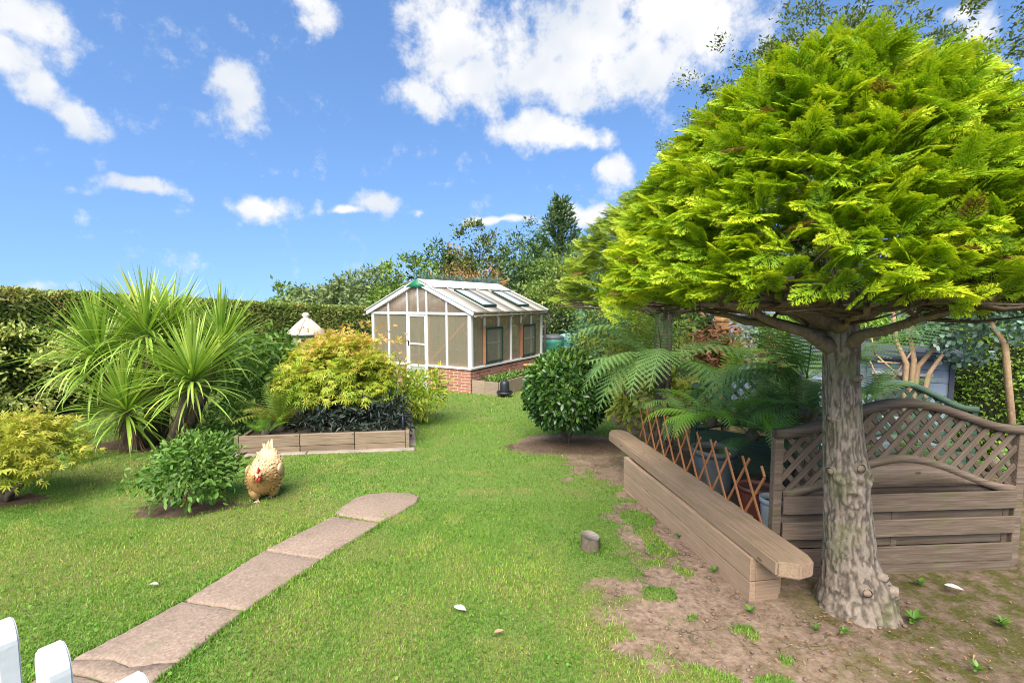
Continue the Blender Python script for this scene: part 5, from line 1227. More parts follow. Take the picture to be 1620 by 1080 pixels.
shrub('mahonia_shrub', 'yellow green shrub with reddened lower leaves right of the raised bed', 'shrub', (-1.55, 8.35), [((-1.60, 8.35, .18), (.40, .45, .42)), ((-1.95, 8.3, .35), (.35, .35, .35))], 1500, .11, C_MAPLE, NARROW, clumps=80, cl=.16, stems=5, hgrad=-.1, up=.6, droop=.2)
dp = shrub('black_mondo_plants', 'mass of near-black leafy plants under the maple in the raised bed', 'plant', (-2.35, 6.75), [((-2.75, 6.82, .02), (.42, .22, .28)), ((-2.15, 6.88, .04), (.45, .22, .32)), ((-1.75, 6.96, .05), (.22, .22, .32))], 2600, .10, C_DARKF, NARROW, clumps=110, cl=.14, stems=0, up=.4)
shrub('yellow_leaf_shrub', 'yellow leaved shrub round the trunk of the smaller conifer', 'shrub', (2.0, 8.2), [((1.75, 8.2, 1.25), (.55, .4, .5)), ((2.55, 8.3, 1.3), (.5, .4, .5)), ((2.1, 8.2, .7), (.6, .4, .4))], 2200, .10, C_YEL, NARROW, clumps=130, cl=.2, stems=7, sr=.02, droop=.7)
shrub('fig_leaf_plant', 'low yellowing large leaved plant left of the tree ferns', 'plant', (1.75, 6.0), [((1.72, 6.05, .55), (.45, .3, .30)), ((2.1, 5.95, .5), (.35, .3, .3))], 700, .12, C_YEL, FINE, clumps=60, cl=.16, stems=5, sr=.012)
shrub('holly_bush', 'dark holly bush in the shade behind the yellow leaved shrub', 'shrub', (2.6, 10.5), [((2.4, 10.5, .7), (1.1, .6, 1.0)), ((3.6, 10.8, .8), (1.0, .6, 1.1))], 4500, .10, C_T_DARK, clumps=160, cl=.25, stems=5)
# eucalyptus
ec = thing('eucalyptus_tree', 'silver leaved eucalyptus with bare tan stems behind the green lattice', 'tree', (3.95, 5.35, float(gz(3.95, 5.35))))
stems_e = [[pix_y(1428, 615, 5.3), pix_y(1434, 575, 5.3), pix_y(1418, 540, 5.3), pix_y(1412, 480, 5.25)], [pix_y(1432, 615, 5.35), pix_y(1446, 570, 5.35), pix_y(1440, 530, 5.35), pix_y(1452, 470, 5.3)],
           [pix_y(1440, 615, 5.4), pix_y(1452, 580, 5.4), pix_y(1480, 548, 5.4), pix_y(1520, 500, 5.4)], [pix_y(1620, 605, 4.6), pix_y(1590, 545, 4.65), pix_y(1560, 500, 4.7), pix_y(1545, 470, 4.75)], [pix_y(1445, 615, 5.3), pix_y(1470, 590, 5.3), pix_y(1492, 560, 5.25)]]
for s in stems_e:
    s = np.array(s); s[0][2] -= .9; V, F = tube(s, np.linspace(.034, .015, len(s)), 9); world_part('stem', V, F, M_TAN, ec, np.zeros(len(V)), True)
tw = [pix_y(1395, 500 + 30 * k, 5.2) for k in range(3)]
for a, b in (((1428, 600), (1385, 560)), ((1385, 560), (1378, 530)), ((1395, 615), (1376, 570)), ((1412, 600), (1450, 545)), ((1388, 572), (1428, 575))):
    V, F = tube([pix_y(*a, 5.35), pix_y(*b, 5.35)], [.012, .007], 6); world_part('twig', V, F, M_TAN, ec, np.zeros(len(V)))
P = []; O = []
for (px, py, Y, rx, rz_, k) in ((1490, 520, 5.3, .42, .22, 520), (1560, 470, 5.0, .5, .25, 650), (1600, 510, 4.7, .3, .2, 340), (1465, 485, 5.3, .4, .2, 360), (1520, 560, 5.4, .28, .12, 220), (1600, 455, 4.6, .4, .2, 380), (1660, 500, 4.6, .5, .3, 380)):
    p, o_ = shell_points(k, pix_y(px, py, Y), (rx, .3, rz_), .7, .2); P.append(p); O.append(o_)
P = np.concatenate(P); O = np.concatenate(O); foliage(ec, ROUND, leaf_frames(O, .3, .8), P, .052 * (.6 + .7 * rng.random(len(P))), np.clip(rng.normal(.5, .22, len(P)), .02, .98), C_BLUEG, 200, outward=O)

# ---------------------------------------------------------------- cordyline
def t_strip(curve, w=.034, n=9):
    V = []; F = []; tv = []; pos = np.zeros(2); ang = 0.
    for i in range(n + 1):
        t = i / n; ww = w * (math.sin(math.pi * min(1, .12 + .75 * t)) ** .6 if t < .5 else (1 - ((t - .5) / .5) ** 1.8)); ww = max(ww, .002)
        V += [(-ww / 2, pos[0], pos[1] + ww * .18), (0, pos[0], pos[1]), (ww / 2, pos[0], pos[1] + ww * .18)]; tv += [.12 * (t - .4)] * 3
        ang -= curve * t ** 1.5 / n * 2.2; pos = pos + np.array([math.cos(ang), math.sin(ang)]) / n
    for i in range(n):
        a = 3 * i; F += [(a, a + 1, a + 4, a + 3), (a + 1, a + 2, a + 5, a + 4)]
    F = np.array(F); F = np.concatenate([F[:, [0, 1, 2]], F[:, [0, 2, 3]]]); return np.array(V), F, np.array(tv)
STRIPS = [t_strip(c) for c in (.08, .22, .42, .75, 1.35)]
cx, cy = -5.1, 6.72; cz = float(gz(cx, cy)); cd = thing('cordyline', 'large multi-headed cordyline with sword leaves and dead skirts in the lawn', 'plant', (cx, cy, cz))
heads = [(pix_y(232, 530, 6.85), .95, 270, .95, 0), (pix_y(305, 600, 6.35), .88, 270, .9, .0), (pix_y(200, 648, 6.45), .85, 230, .75, 0), (pix_y(350, 550, 7.2), .92, 220, .8, .02), (pix_y(160, 565, 6.9), 1.05, 250, .75, .0), (pix_y(270, 530, 7.3), .95, 170, 1.1, 0)]
LP, LR, LS, LT, LC, LO = [], [], [], [], [], []
for hp_, ln, n_, upb, dt in heads:
    st = np.array([hp_[0] * .4 + cx * .6, hp_[1] * .4 + cy * .6, cz - .05]); V, F = tube([st, (st + hp_) / 2 + [0, 0, -.05], hp_], [.085, .07, .055], 10); world_part('stem', V, F, M_BARK2, cd, np.zeros(len(V)), True)
    el = np.radians(np.clip(rng.normal(24, 32, n_), -32, 86)); az = rng.random(n_) * 2 * np.pi; d = np.column_stack([np.cos(el) * np.cos(az), np.cos(el) * np.sin(az), np.sin(el) + .08])
    LP.append(hp_ + unit(d) * .03 + np.column_stack([np.zeros(n_), np.zeros(n_), -.10 * (1 - np.sin(el)) + .05])); LR.append(frames(d, np.tile([0, 0, 1.0], (n_, 1)) + .02 * rng.normal(size=(n_, 3)) - .6 * np.column_stack([np.cos(az), np.sin(az), np.zeros(n_)])))
    LS.append(ln * (.75 + .35 * rng.random(n_))); LT.append(.42 + .2 * np.sin(el) + rng.normal(0, .13, n_)); LC.append(np.where(el > .9, 0, np.where(el > .35, rng.integers(0, 3, n_), rng.integers(2, 5, n_)))); LO.append(unit(d))
LP, LR, LS, LT, LC, LO = [np.concatenate(v) for v in (LP, LR, LS, LT, LC, LO)]; od = np.argsort(LC, kind='stable')
vis = LS / np.linalg.norm(LP - CAMP, axis=1) * np.clip((LO * unit(CAMP - LP)).sum(1) + 1.0, .2, 2); pk = np.zeros(len(LP), bool); pk[np.argsort(-vis)[:300]] = True
rest = []; rt = []
for c in range(5):
    s = LC == c; me = mesh_data('leaf', STRIPS[c][0], STRIPS[c][1], C_CORD[1], STRIPS[c][2] + .5)
    for i in np.nonzero(s & pk)[0]:
        M4 = np.eye(4); M4[:3, :3] = LR[i] * LS[i]; M4[:3, 3] = LP[i]; part('leaf', me, cd, Matrix(M4.tolist()))
    q = s & ~pk
    if q.any(): V, F, ti = scatter(STRIPS[c], LR[q], LP[q], LS[q], np.clip(LT[q], .05, .95)); rest.append((V, F)); rt.append(ti)
V, F = join(rest); world_part('inner_leaves', V, F, C_CORD[0], cd, np.concatenate(rt), kind='stuff')
n_ = 260; hi_ = rng.integers(0, len(heads), n_); hp_ = np.array([h[0] for h in heads])[hi_]; u__ = rng.random(n_)[:, None]; st = np.column_stack([hp_[:, 0] * .4 + cx * .6, hp_[:, 1] * .4 + cy * .6, np.full(n_, cz)]); p = hp_ + (st - hp_) * u__ * .7
az = rng.random(n_) * 2 * np.pi; d = np.column_stack([np.cos(az) * .75, np.sin(az) * .75, -.55 - rng.random(n_)]); V, F, ti = scatter(STRIPS[2], frames(d, np.tile([0, 0, 1.], (n_, 1)) - unit(d) * .3), p, .42 * (.6 + .6 * rng.random(n_)), rng.random(n_))
V[:, 2] = np.maximum(V[:, 2], gz(V[:, 0], V[:, 1]) + .01); world_part('dead_skirt', V, F, leaf_mats('dead_cordyline_leaf', [(0, (.07, .045, .022)), (.5, (.17, .11, .055)), (1, (.30, .21, .11))], .15, .7)[0], cd, ti, kind='stuff')

# ---------------------------------------------------------------- ferns
def make_frond(arch, seed, npin=17, wid=.22, droop=.0, pinl=11):
    r = np.random.default_rng(seed); V = []; F = []; tv = []
    ts = np.linspace(0, 1, 60); ang = np.radians(8 + 0 * ts) - arch * ts ** 1.4; dx = np.cumsum(np.cos(ang)) / 60; dz = np.cumsum(np.sin(ang)) / 60
    def axis(t): return np.array([0, np.interp(t, ts, dx), np.interp(t, ts, dz)])
    def tang(t): return unit(axis(min(1, t + .02)) - axis(max(0, t - .02)))
    def tri(*pp, t=0.):
        o = len(V); V.extend(pp); tv.extend([t] * len(pp)); F.append((o, o + 1, o + 2))
        if len(pp) == 4: F.append((o, o + 2, o + 3))
    for i in range(24):
        a, b = axis(i / 24), axis((i + 1) / 24); w = .007 * (1 - .7 * i / 24); tri(a + [w, 0, 0], b + [w, 0, 0], b - [w, 0, 0], a - [w, 0, 0], t=-.1)
    for sg in (-1, 1):
        for i in range(npin):
            t = .14 + .85 * (i + .25 * (sg > 0)) / npin; tg = tang(t); nrm = np.cross(np.array([1, 0, 0]), tg); L = wid * (math.sin(math.pi * min(1, (t * .88 + .14))) ** .75 + .02) * (.93 + .14 * r.random()); a = math.radians(68 - 22 * t)
            d = np.array([sg * math.sin(a), 0, 0]) + tg * math.cos(a) - nrm * (.18 + droop); d = unit(d); p = axis(t); s = unit(np.cross(d, nrm)) ; wp = L * .095 + .007
            tri(p + s * .0025, p + d * L, p - s * .0025, t=0)
            for j in range(pinl):
                u = .03 + .93 * j / pinl; q = p + d * L * u - nrm * .05 * L * u * u; ww = wp * (1 - u) ** .55; bl_ = L / pinl * .40
                for s2 in (-1, 1): tri(q - d * bl_, q + s * s2 * ww + d * bl_ * .9, q + d * bl_, t=.08 * u)
    return np.array(V), np.array(F), np.array(tv)
FR = [make_frond(a, 70 + i) for i, a in enumerate((.5, .9, 1.3, 1.75))]
FRN = [make_frond(a, 80 + i, 17, .20, .0, 9) for i, a in enumerate((.35, .8, 1.3))]
_fm = {}
def fern(name, label, c, fr, n, ln, mats, el_mean, el_sd, trunk=0, azs=None, spread=.02, cat='fern', zfoot=None):
    c = np.asarray(c, float); zf = float(gz(c[0], c[1])) if zfoot is None else zfoot; o = thing(name, label, cat, (c[0], c[1], zf))
    if trunk:
        zz = np.linspace(zf - .05, c[2] - .02, 40); V, F, ti = trunk_mesh(np.column_stack([np.full(40, c[0]), np.full(40, c[1]), zz]), np.full(40, trunk), 28, c[0], .35); world_part('trunk', V, F, M_BARK2, o, ti, True)
    else:
        V, F = lathe([(0, -.04), (.05, -.03), (.06, .02), (.03, .07), (0, .08)], 10); part('crown_base', mesh_data('crown_base', V, F, M_BARK2, np.zeros(len(V))), o, T(*c))
    for k in range(n):
        az = (azs[k % len(azs)] + .12 * rng.normal()) if azs is not None else 2 * math.pi * (k + .5 * rng.random()) / n
        el = math.radians(np.clip(rng.normal(el_mean, el_sd), -10, 85)); d = np.array([math.cos(el) * math.cos(az), math.cos(el) * math.sin(az), math.sin(el)]); R = frames(d[None], (np.array([0, 0, 1.0]) - .9 * np.array([math.cos(az), math.sin(az), 0]) * math.sin(el) + .10 * rng.normal(size=3))[None])[0]
        j = rng.integers(0, len(fr)); key = (id(fr), j, mats[1].name)
        if key not in _fm: _fm[key] = mesh_data('frond', fr[j][0], fr[j][1], mats[1], fr[j][2] + .5)
        M4 = np.eye(4); M4[:3, :3] = R * ln * (.8 + .35 * rng.random()); M4[:3, 3] = c + rng.normal(0, spread, 3); part('frond', _fm[key], o, Matrix(M4.tolist()))
    return o
D = math.radians
fern('tree_fern', 'big tree fern arching broad fronds over the laurel and bench end', pix_y(1050, 575, 5.7), FR, 18, 1.32, C_FERN, 20, 14, .09, azs=[D(v) for v in (178, 190, 202, 212, 225, 240, 255, 160, 135, 100, 60, 20, 290, 320, 345, 205, 196, 218)])
fern('tree_fern', 'tree fern spreading fronds behind the trunk of the big conifer', pix_y(1275, 600, 4.45), FR, 20, 1.20, C_FERN, 30, 16, .10, azs=[D(v) for v in (170, 185, 200, 220, 150, 130, 110, 80, 50, 20, 0, 330, 300, 260, 240, 215, 195)])
fern('tree_fern', 'tree fern right of the big trunk behind the grey lattice', pix_y(1372, 640, 4.1), FR, 7, .55, C_FERN, 45, 18, .06)
fern('fern_plant', 'bright green fern leaning over the trellis', pix_y(1125, 668, 4.55), FR, 10, .62, C_FERNB, 28, 14, 0, zfoot=-.02, azs=[D(v) for v in (175, 195, 215, 235, 160, 260, 130, 290, 60, 330)])
fern('fern_plant', 'bright green shuttlecock fern in front of the lattice post', pix_y(1228, 695, 3.95), FRN, 10, .40, C_FERNB, 40, 14, 0, zfoot=-.02)
fern('fern_plant', 'dark green fern behind the brown pot', pix_y(1190, 690, 4.35), FR, 12, .62, C_FERN, 32, 18, 0, zfoot=-.02)
fern('fern_plant', 'deep green fern filling the bed by the green lattice', pix_y(1270, 655, 4.15), FR, 12, .62, C_FERN, 36, 18, 0, zfoot=-.02)
fern('fern_plant', 'low green fern behind the dark ribbed pot', pix_y(1080, 660, 5.0), FR, 11, .60, C_FERN, 32, 18, 0, zfoot=-.02)
fern('fern_plant', 'green fern behind the lattice of the grey panel', pix_y(1450, 725, 3.9), FR, 11, .42, C_FERN, 38, 18, 0, zfoot=-.02)
fern('fern_plant', 'green fern behind the right end of the grey panel', pix_y(1570, 740, 3.95), FR, 9, .36, C_FERN, 38, 18, 0, zfoot=-.02)
fern('fern_plant', 'lush dark fern between the ribbed pot and the lattice post', pix_y(1160, 665, 4.7), FR, 13, .66, C_FERN, 38, 18, 0, zfoot=-.02)
fern('fern_plant', 'lush dark fern at the foot of the green lattice left of the trunk', pix_y(1240, 650, 4.55), FR, 13, .66, C_FERN, 40, 18, 0, zfoot=-.02)
fern('fern_plant', 'yellowing fern between the smaller conifer and the tree ferns', pix_y(1150, 600, 6.2), FR, 10, .85, C_FERNB, 40, 16, .05)
fern('fern_plant', 'upright shuttlecock fern with yellowing tips at the left of the raised bed', (-3.25, 6.72, -.02), FRN, 18, .90, C_FERNY, 60, 13, 0)
fern('fern_plant', 'small fern at the left corner of the raised bed', (-3.35, 6.5, -.02), FRN, 9, .42, C_FERNB, 45, 15, 0)

# ---------------------------------------------------------------- hen
hx, hy = -2.43, 4.66; hz = float(gz(hx, hy)); hen = thing('hen', 'fluffy buff hen walking across the lawn by the raised bed', 'hen', (hx, hy, hz))
HM = WM[hen.name]; yaw = math.radians(-74)             # walks towards the camera
BL_ = HM @ RZ(yaw); BM_ = BL_ @ T(0, 0, -.045)
# spine stations: forward +X ; (x, z, half width, half height)
stn = [(-.26, .47, .012, .012), (-.235, .445, .045, .040), (-.20, .41, .085, .065), (-.14, .34, .125, .105), (-.06, .275, .150, .140), (.02, .255, .155, .150), (.09, .265, .145, .150), (.14, .285, .120, .125), (.18, .315, .090, .085), (.21, .335, .062, .055), (.235, .35, .042, .038), (.255, .36, .034, .032), (.275, .362, .022, .022), (.285, .36, .006, .006)]
n_ = 28; a = np.linspace(0, 2 * np.pi, n_, endpoint=False); V = []
sp = np.array(stn); tt = np.linspace(0, len(sp) - 1, 60)
S = np.column_stack([np.interp(tt, np.arange(len(sp)), sp[:, k]) for k in range(4)])
for k in range(2): S[1:-1] = (S[:-2] + 2 * S[1:-1] + S[2:]) / 4
for s in S:
    ring = np.column_stack([np.full(n_, s[0]), s[2] * np.cos(a), s[1] + s[3] * np.sin(a)]); ring += (fbm(ring * 14, 3) - .5)[:, None] * .022 * np.column_stack([np.zeros(n_), np.cos(a), np.sin(a)]); V.append(ring)
V = np.concatenate(V); F = np.array([(i * n_ + k, (i + 1) * n_ + k, (i + 1) * n_ + (k + 1) % n_, i * n_ + (k + 1) % n_) for i in range(59) for k in range(n_)])
C_HEN = leaf_mats('buff_feather', [(0, (.36, .19, .07)), (.35, (.56, .34, .14)), (.7, (.66, .46, .24)), (1, (.72, .58, .38))], .15, .7, .15)
tin = .35 + .5 * sstep(.28, .46, V[:, 2]) - .25 * sstep(.0, .2, V[:, 0]) * (V[:, 2] < .36) + .12 * (fbm(V * 25, 3) - .5)  # paler back, darker chest: overhead sunlight painted into the feather colour
part('body', mesh_data('body', V, F, C_HEN[0], np.clip(tin, .05, .95), True), hen, BM_)
# plumage: overlapping feathers lying backwards
k = 2600; i = rng.integers(60, len(V) - 5 * n_, k) ; i = np.clip(rng.integers(n_ * 3, n_ * 50, k), 0, len(V) - 1); p = V[i]; cidx = i // n_; cen = np.column_stack([S[cidx, 0], np.zeros(k), S[cidx, 1]]); on = unit(p - cen); d = unit(np.array([-.9, 0, -.25]) + on * .55 + rng.normal(0, .22, (k, 3)))
Vf, Ff, tf = scatter(t_simple(.5, .04, .12), frames(d, on), p - on * .004, .042 * (.7 + .6 * rng.random(k)), np.clip(tin[i] + rng.normal(0, .10, k), .02, .98)); part('plumage', mesh_data('plumage', Vf, Ff, C_HEN[0], tf), hen, BM_, 'stuff')
# fluffy thighs, wings, tail
for sg in (-1, 1):
    wv, wf = [], []
    V2, F2 = lathe([(0, -.10), (.05, -.09), (.075, -.03), (.07, .04), (.03, .09), (0, .1)], 16); V2 = V2 * [1.0, .8, 1]; V2 += (fbm(V2 * 20, 3) - .5)[:, None] * .02
    part('thigh', mesh_data('thigh', V2, F2, C_HEN[0], np.clip(.45 + .3 * (fbm(V2 * 30, 2) - .5), 0, 1), True), hen, BM_ @ T(-.01 + .05 * (sg < 0), sg * .075, .165))
    V2, F2 = lathe([(0, -.14), (.035, -.12), (.062, -.03), (.06, .05), (.035, .11), (0, .13)], 16); V2 = V2 * [1, .42, 1]
    part('wing', mesh_data('wing', V2, F2, C_HEN[0], .75 + .2 * (fbm(V2 * 30, 2) - .5), True), hen, BM_ @ T(-.04, sg * .142, .315) @ Matrix.Rotation(math.radians(78), 4, 'Y'))
    lx = .055 if sg < 0 else -.06; leg = part('leg', mesh_data('leg', *tube([(lx - .02, sg * .06, .12), (lx, sg * .055, .065), (lx + .015, sg * .052, .012)], [.016, .011, .010], 8), plain_mat('pink_leg', (.66, .48, .38), .5), smooth=True), hen, BL_)
    for aa in (-.5, 0, .5, 3.14): part('toe', mesh_data('toe', *tube([(lx + .015, sg * .052, .012), (lx + .015 + .05 * math.cos(aa), sg * .052 + .05 * math.sin(aa), .006)], [.008, .004], 6), leg.data.materials[0]), leg, BL_)
k = 40; d = unit(np.column_stack([np.full(k, -.55) + rng.normal(0, .1, k), rng.normal(0, .16, k), np.full(k, .75) + rng.normal(0, .15, k)])); Vf, Ff, tf = scatter(t_simple(.35, .05, .1), frames(d, unit(np.column_stack([np.full(k, .7), rng.normal(0, .5, k), np.full(k, .7)]))), np.array([-.19, 0, .39]) + rng.normal(0, .02, (k, 3)), .135 * (.7 + .5 * rng.random(k)), np.clip(rng.normal(.85, .08, k), 0, .99)); part('tail', mesh_data('tail', Vf, Ff, C_HEN[0], tf), hen, BM_)
M_COMB = plain_mat('red_comb', (.55, .05, .05), .5)
cm = []
for i in range(5):
    cx_ = .185 + .012 * i; cm.append(tube([(cx_, 0, .47), (cx_ - .004, 0, .487 + .012 * math.sin(math.pi * (i + .5) / 5)), (cx_ - .008, 0, .50 + .02 * math.sin(math.pi * (i + .5) / 5))], [.010, .009, .003], 7))
V2, F2 = join(cm); part('comb', mesh_data('comb', V2, F2, M_COMB, smooth=True), hen, BM_ @ T(.04, 0, -.085))
V2, F2 = tube([(.232, 0, .452), (.25, 0, .446), (.268, 0, .436)], [.012, .009, .002], 8); part('beak', mesh_data('beak', V2, F2, plain_mat('horn_beak', (.50, .36, .20), .4)), hen, BM_ @ T(.04, 0, -.085))
for sg in (-1, 1):
    V2, F2 = lathe([(0, -.022), (.010, -.016), (.012, 0), (.007, .014), (0, .018)], 10); part('wattle', mesh_data('wattle', V2, F2, M_COMB, smooth=True), hen, BM_ @ T(.274, sg * .012, .333))
    V2, F2 = lathe([(0, -.014), (.012, -.008), (.014, 0), (.010, .01), (0, .014)], 10); part('face_patch', mesh_data('face_patch', V2 * [1.2, .4, 1], F2, M_COMB, smooth=True), hen, BM_ @ T(.262, sg * .026, .361))
    V2, F2 = lathe([(0, -.006), (.005, -.003), (.006, 0), (.005, .003), (0, .006)], 10); part('eye', mesh_data('eye', V2, F2, M_BLACK, smooth=True), hen, BM_ @ T(.266, sg * .031, .368))

# ---------------------------------------------------------------- grass, weeds, litter
def in_path(x, y):
    lx = np.interp(y, [p[1] for p in Lp], [p[0] for p in Lp]); rx = np.interp(y, [p[1] for p in Rp], [p[0] for p in Rp]); wv = .022 * (n2(x, y, 14, 2, 3) - .35); r = (x > lx + wv) & (x < rx - wv) & (y > 1.6) & (y < 4.15)
    e = np.array(end); c = e.mean(0); return r | (ell(x, y, c[0], c[1], .24, .26) > -.15) & (((x - c[0]) * -.35 + (y - c[1])) > -.5) & (ell(x, y, c[0] - .02, c[1], .30, .24) > 0)
def in_solid(x, y):
    fx_, fy_ = (x - FL[0]) * .865 - (y - FL[1]) * .502, (x - FL[0]) * .502 + (y - FL[1]) * .865
    g = (fx_ > -.05) & (fx_ < GW + .9) & (fy_ > -.06) & (fy_ < GL + .1) & ~((fx_ > GW + .05) & (fy_ > 2.5))
    s = (x - P0[0]) * u_[0] + (y - P0[1]) * u_[1]; t = (x - P0[0]) * n_r[0] + (y - P0[1]) * n_r[1]; xr = P1[0] + (y - P1[1]) * (P2[0] - P1[0]) / (P2[1] - P1[1])
    b = (t > -.1) & (y < 9) & (x < xr + .1) & (x > -3.62 - (y - 6.2) * .17)
    sb = (x > np.interp(y, (2.9, 4.9), (1.49, 1.17))) & (y > 2.9) & (y < 6); return g | b | sb
n_r = np.array([-u_[1], u_[0]])
def grass_field(n, y0, y1, xw, h, w, name, label, keepf=1.0):
    y = y0 + (y1 - y0) * rng.random(n) ** .9; x = (rng.random(n) * 2 - 1) * (y * 1.10 + .3); e = earth(x, y); ok = (~in_path(x, y)) & (~in_solid(x, y)) & (rng.random(n) > e * 1.25 + .0) & (x < 5.2)
    ok &= ~((x > 1.7) & (rng.random(n) < .55)); x, y = x[ok], y[ok]; k = len(x); dry = dryf(x, y); pat = n2(x, y, 1.6, 3, 21); az = rng.random(k) * 2 * np.pi; el = np.radians(np.clip(rng.normal(58, 20, k), 12, 88))
    d = np.column_stack([np.cos(el) * np.cos(az), np.cos(el) * np.sin(az), np.sin(el)]); nm = np.column_stack([np.cos(az + np.pi) * np.sin(el), np.sin(az + np.pi) * np.sin(el), np.cos(el)]) + .3 * rng.normal(size=(k, 3))
    lx = np.interp(y, [p[1] for p in Lp], [p[0] for p in Lp]); rx = np.interp(y, [p[1] for p in Rp], [p[0] for p in Rp]); edge = np.where(y < 4.3, np.exp(-(np.minimum(np.abs(x - lx), np.abs(x - rx)) / .05) ** 2), 0) + np.exp(-((x - .6) ** 2 + (y - 3.6) ** 2) / .02)
    hh = h * (.55 + .8 * rng.random(k)) * (.6 + .8 * pat) * (1 + .7 * edge); V0 = np.array([(-w / h / 2, 0, 0), (w / h / 2, 0, 0), (0, 1, 0)]); tp = (V0, np.array([(0, 1, 2)]), np.array([-.08, -.08, .06]))
    ti = .31 + .40 * (pat - .5) + .36 * dry * (.4 + .9 * rng.random(k)) + rng.normal(0, .11, k) + .4 * (rng.random(k) < .06) + .22 * (n2(x, y, 7, 2, 31) - .5); V, F, tv = scatter(tp, frames(d, nm), np.column_stack([x, y, gz(x, y) - .004]), hh, np.clip(ti, .03, .97))
    tag(world_part(name, V, F, C_GRASS[0], None, tv), label, 'grass', None, 'stuff')
grass_field(400000, 1.35, 4.6, 0, .021, .0055, 'near_grass', 'short mown grass blades across the near lawn')
grass_field(200000, 4.6, 8.5, 0, .025, .0085, 'middle_grass', 'short mown grass round the path end and raised bed')
grass_field(110000, 8.5, 15.5, 0, .036, .015, 'far_grass', 'short mown grass in front of the greenhouse')
# clover and plantain leaves in the turf
n_ = 15000; y = 1.4 + 6.5 * rng.random(n_) ** 1.3; x = (rng.random(n_) * 2 - 1) * (y * 1.08 + .2); cl_ = n2(x, y, 1.3, 3, 40); ok = (rng.random(n_) < sstep(.42, .62, cl_)) & (~in_path(x, y)) & (~in_solid(x, y)) & (rng.random(n_) > earth(x, y) * .97); x, y = x[ok], y[ok]; k = len(x)
V, F, tv = scatter(ROUND, leaf_frames(np.tile([0, 0, 1.0], (k, 1)) * .4 + rng.normal(0, .6, (k, 3)) * [1, 1, .2], 1.2, .3), np.column_stack([x, y, gz(x, y) + .012 + .02 * rng.random(k)]), .010 + .012 * rng.random(k), np.clip(rng.normal(.30, .12, k), .05, .6))
tag(world_part('clover', V, F, C_GRASS[0], None, tv), 'clover leaves scattered through the turf', 'clover', None, 'stuff')
def rosette(name, label, x, y, n, ln, mats=C_HYDR, tp=FINE, el=30, h=0):
    z = float(gz(x, y)); o = thing(name, label, 'weed', (x, y, z)); az = np.arange(n) * 2.4 + rng.random(n); e = np.radians(np.clip(rng.normal(el, 14, n), 5, 75)); d = np.column_stack([np.cos(e) * np.cos(az), np.cos(e) * np.sin(az), np.sin(e)])
    R = frames(d, np.tile([0, 0, 1.], (n, 1)) - .3 * d); me = mesh_data('leaf', tp[0], tp[1], mats[1], tp[2] + .5)
    for i in range(n):
        M4 = np.eye(4); M4[:3, :3] = R[i] * ln * (.7 + .5 * rng.random()); M4[:3, 3] = (x, y, z + .005 + h * rng.random()); part('leaf', me, o, Matrix(M4.tolist()))
for (px, py, lab, n, ln) in ((1446, 985, 'broad leaved green weed at the right foot of the big trunk', 12, .085), (1455, 925, 'dock seedling by the bottom board of the grey fence', 6, .08), (1335, 1003, 'small weed on bare soil before the trunk', 8, .05), (1185, 970, 'grey leaved seedling in the soil near the bench end', 8, .055), (1290, 1000, 'bright little weed left of the trunk foot', 7, .05), (1585, 990, 'trailing green weed in the mossy soil at the right edge', 14, .07), (1545, 1062, 'small weed near the bottom right corner', 8, .05), (1090, 760, 'small weed against the bench wall', 6, .05), (1130, 905, 'weed growing at the foot of the bench wall', 7, .055), (1075, 850, 'low weed by the middle of the bench wall', 8, .06)):
    p = pix_z(px, py, -.09); p = pix_z(px, py, float(gz(p[0], p[1]))); rosette('weed_plant', lab, p[0], p[1], n + 5, ln * .68, el=38, h=.02)
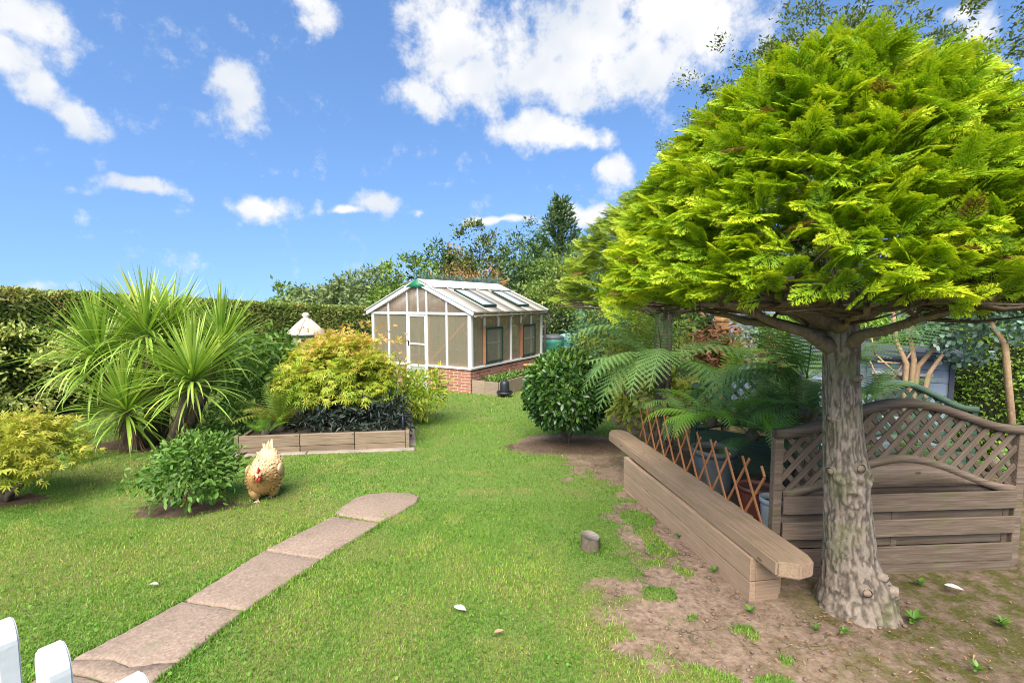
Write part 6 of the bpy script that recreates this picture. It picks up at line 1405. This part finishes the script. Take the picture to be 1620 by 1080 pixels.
# litter under the conifer
n_ = 1700; x = rng.normal(1.9, .8, n_); y = rng.normal(2.3, .45, n_); ok = (earth(x, y) > .5) & (y > 1.3) & (y < 3.15) & ~in_solid(x, y); x, y = x[ok], y[ok]; x = np.concatenate([x, rng.normal(.9, .4, 140)]); y = np.concatenate([y, rng.normal(6.45, .25, 140)]); k = len(x)
V, F, tv = scatter(NARROW, leaf_frames(rng.normal(size=(k, 3)) * [1, 1, .12], 2.0, .2), np.column_stack([x, y, gz(x, y) + .008]), .010 + .028 * rng.random(k) ** 2, rng.random(k) * .8)
tag(world_part('leaf_litter', V, F, C_LITTER[0], None, tv), 'dry brown leaf litter on the soil under the conifer and laurel', 'leaf litter', None, 'stuff')
n_ = 1500; x = rng.normal(1.4, .8, n_); y = 1.5 + 3.5 * rng.random(n_); ok = (earth(x, y) > .7) & ~in_solid(x, y); x, y = x[ok], y[ok]; k = len(x); st_v = unit(rng.normal(size=(12, 3))); 
bm = bmesh.new(); bmesh.ops.create_icosphere(bm, subdivisions=1, radius=1); iv = np.array([v.co[:] for v in bm.verts]); fi = np.array([[v.index for v in f.verts] for f in bm.faces]); bm.free()
V, F, tv = scatter((iv * [1, .8, .55], fi, np.zeros(len(iv))), leaf_frames(rng.normal(size=(k, 3)) * [1, 1, .1], 2, .2), np.column_stack([x, y, gz(x, y) - .002]), .003 + .013 * rng.random(k) ** 3, rng.random(k))
tag(world_part('soil_crumbs', V, F, plain_mat('soil_crumb', (.17, .12, .085), .95, .4, 30), None, tv), 'crumbs of earth and small stones on the bare soil', 'soil crumbs', None, 'stuff')
def dropped(name, label, cat, px, py, ln, w, mat, rz):
    p = pix_z(px, py, -.1); z = float(gz(p[0], p[1])); p = pix_z(px, py, z); z = float(gz(p[0], p[1])); V, F, tv = t_fine(w, .10, -.05)
    bm = bmesh.new(); me = mesh_data(name, np.concatenate([V, V - [0, 0, .02]]) * ln, [np.concatenate([F, F[:, ::-1] + len(V)])], mat); bm.free(); tag(part(name, me, None, T(p[0], p[1], z + .03) @ RZ(rz)), label, cat)
dropped('white_feather', 'white downy feather lying on the lawn below the path end', 'feather', 738, 972, .085, .55, plain_mat('feather_down', (.78, .72, .66), .8), 1.2)
dropped('fallen_leaf', 'pale grey fallen leaf on the mossy soil at the right', 'leaf', 1525, 940, .10, .6, plain_mat('pale_dead_leaf', (.58, .50, .44), .7), 1.0)
dropped('fallen_leaf', 'tan fallen leaf on the lawn right of the feather', 'leaf', 797, 1004, .06, .5, plain_mat('tan_leaf', (.45, .27, .16), .7), 2.0)
dropped('fallen_leaf', 'pale fallen leaf on the lawn left of the path', 'leaf', 236, 930, .07, .4, plain_mat('buff_leaf', (.52, .46, .34), .7), 4.6)
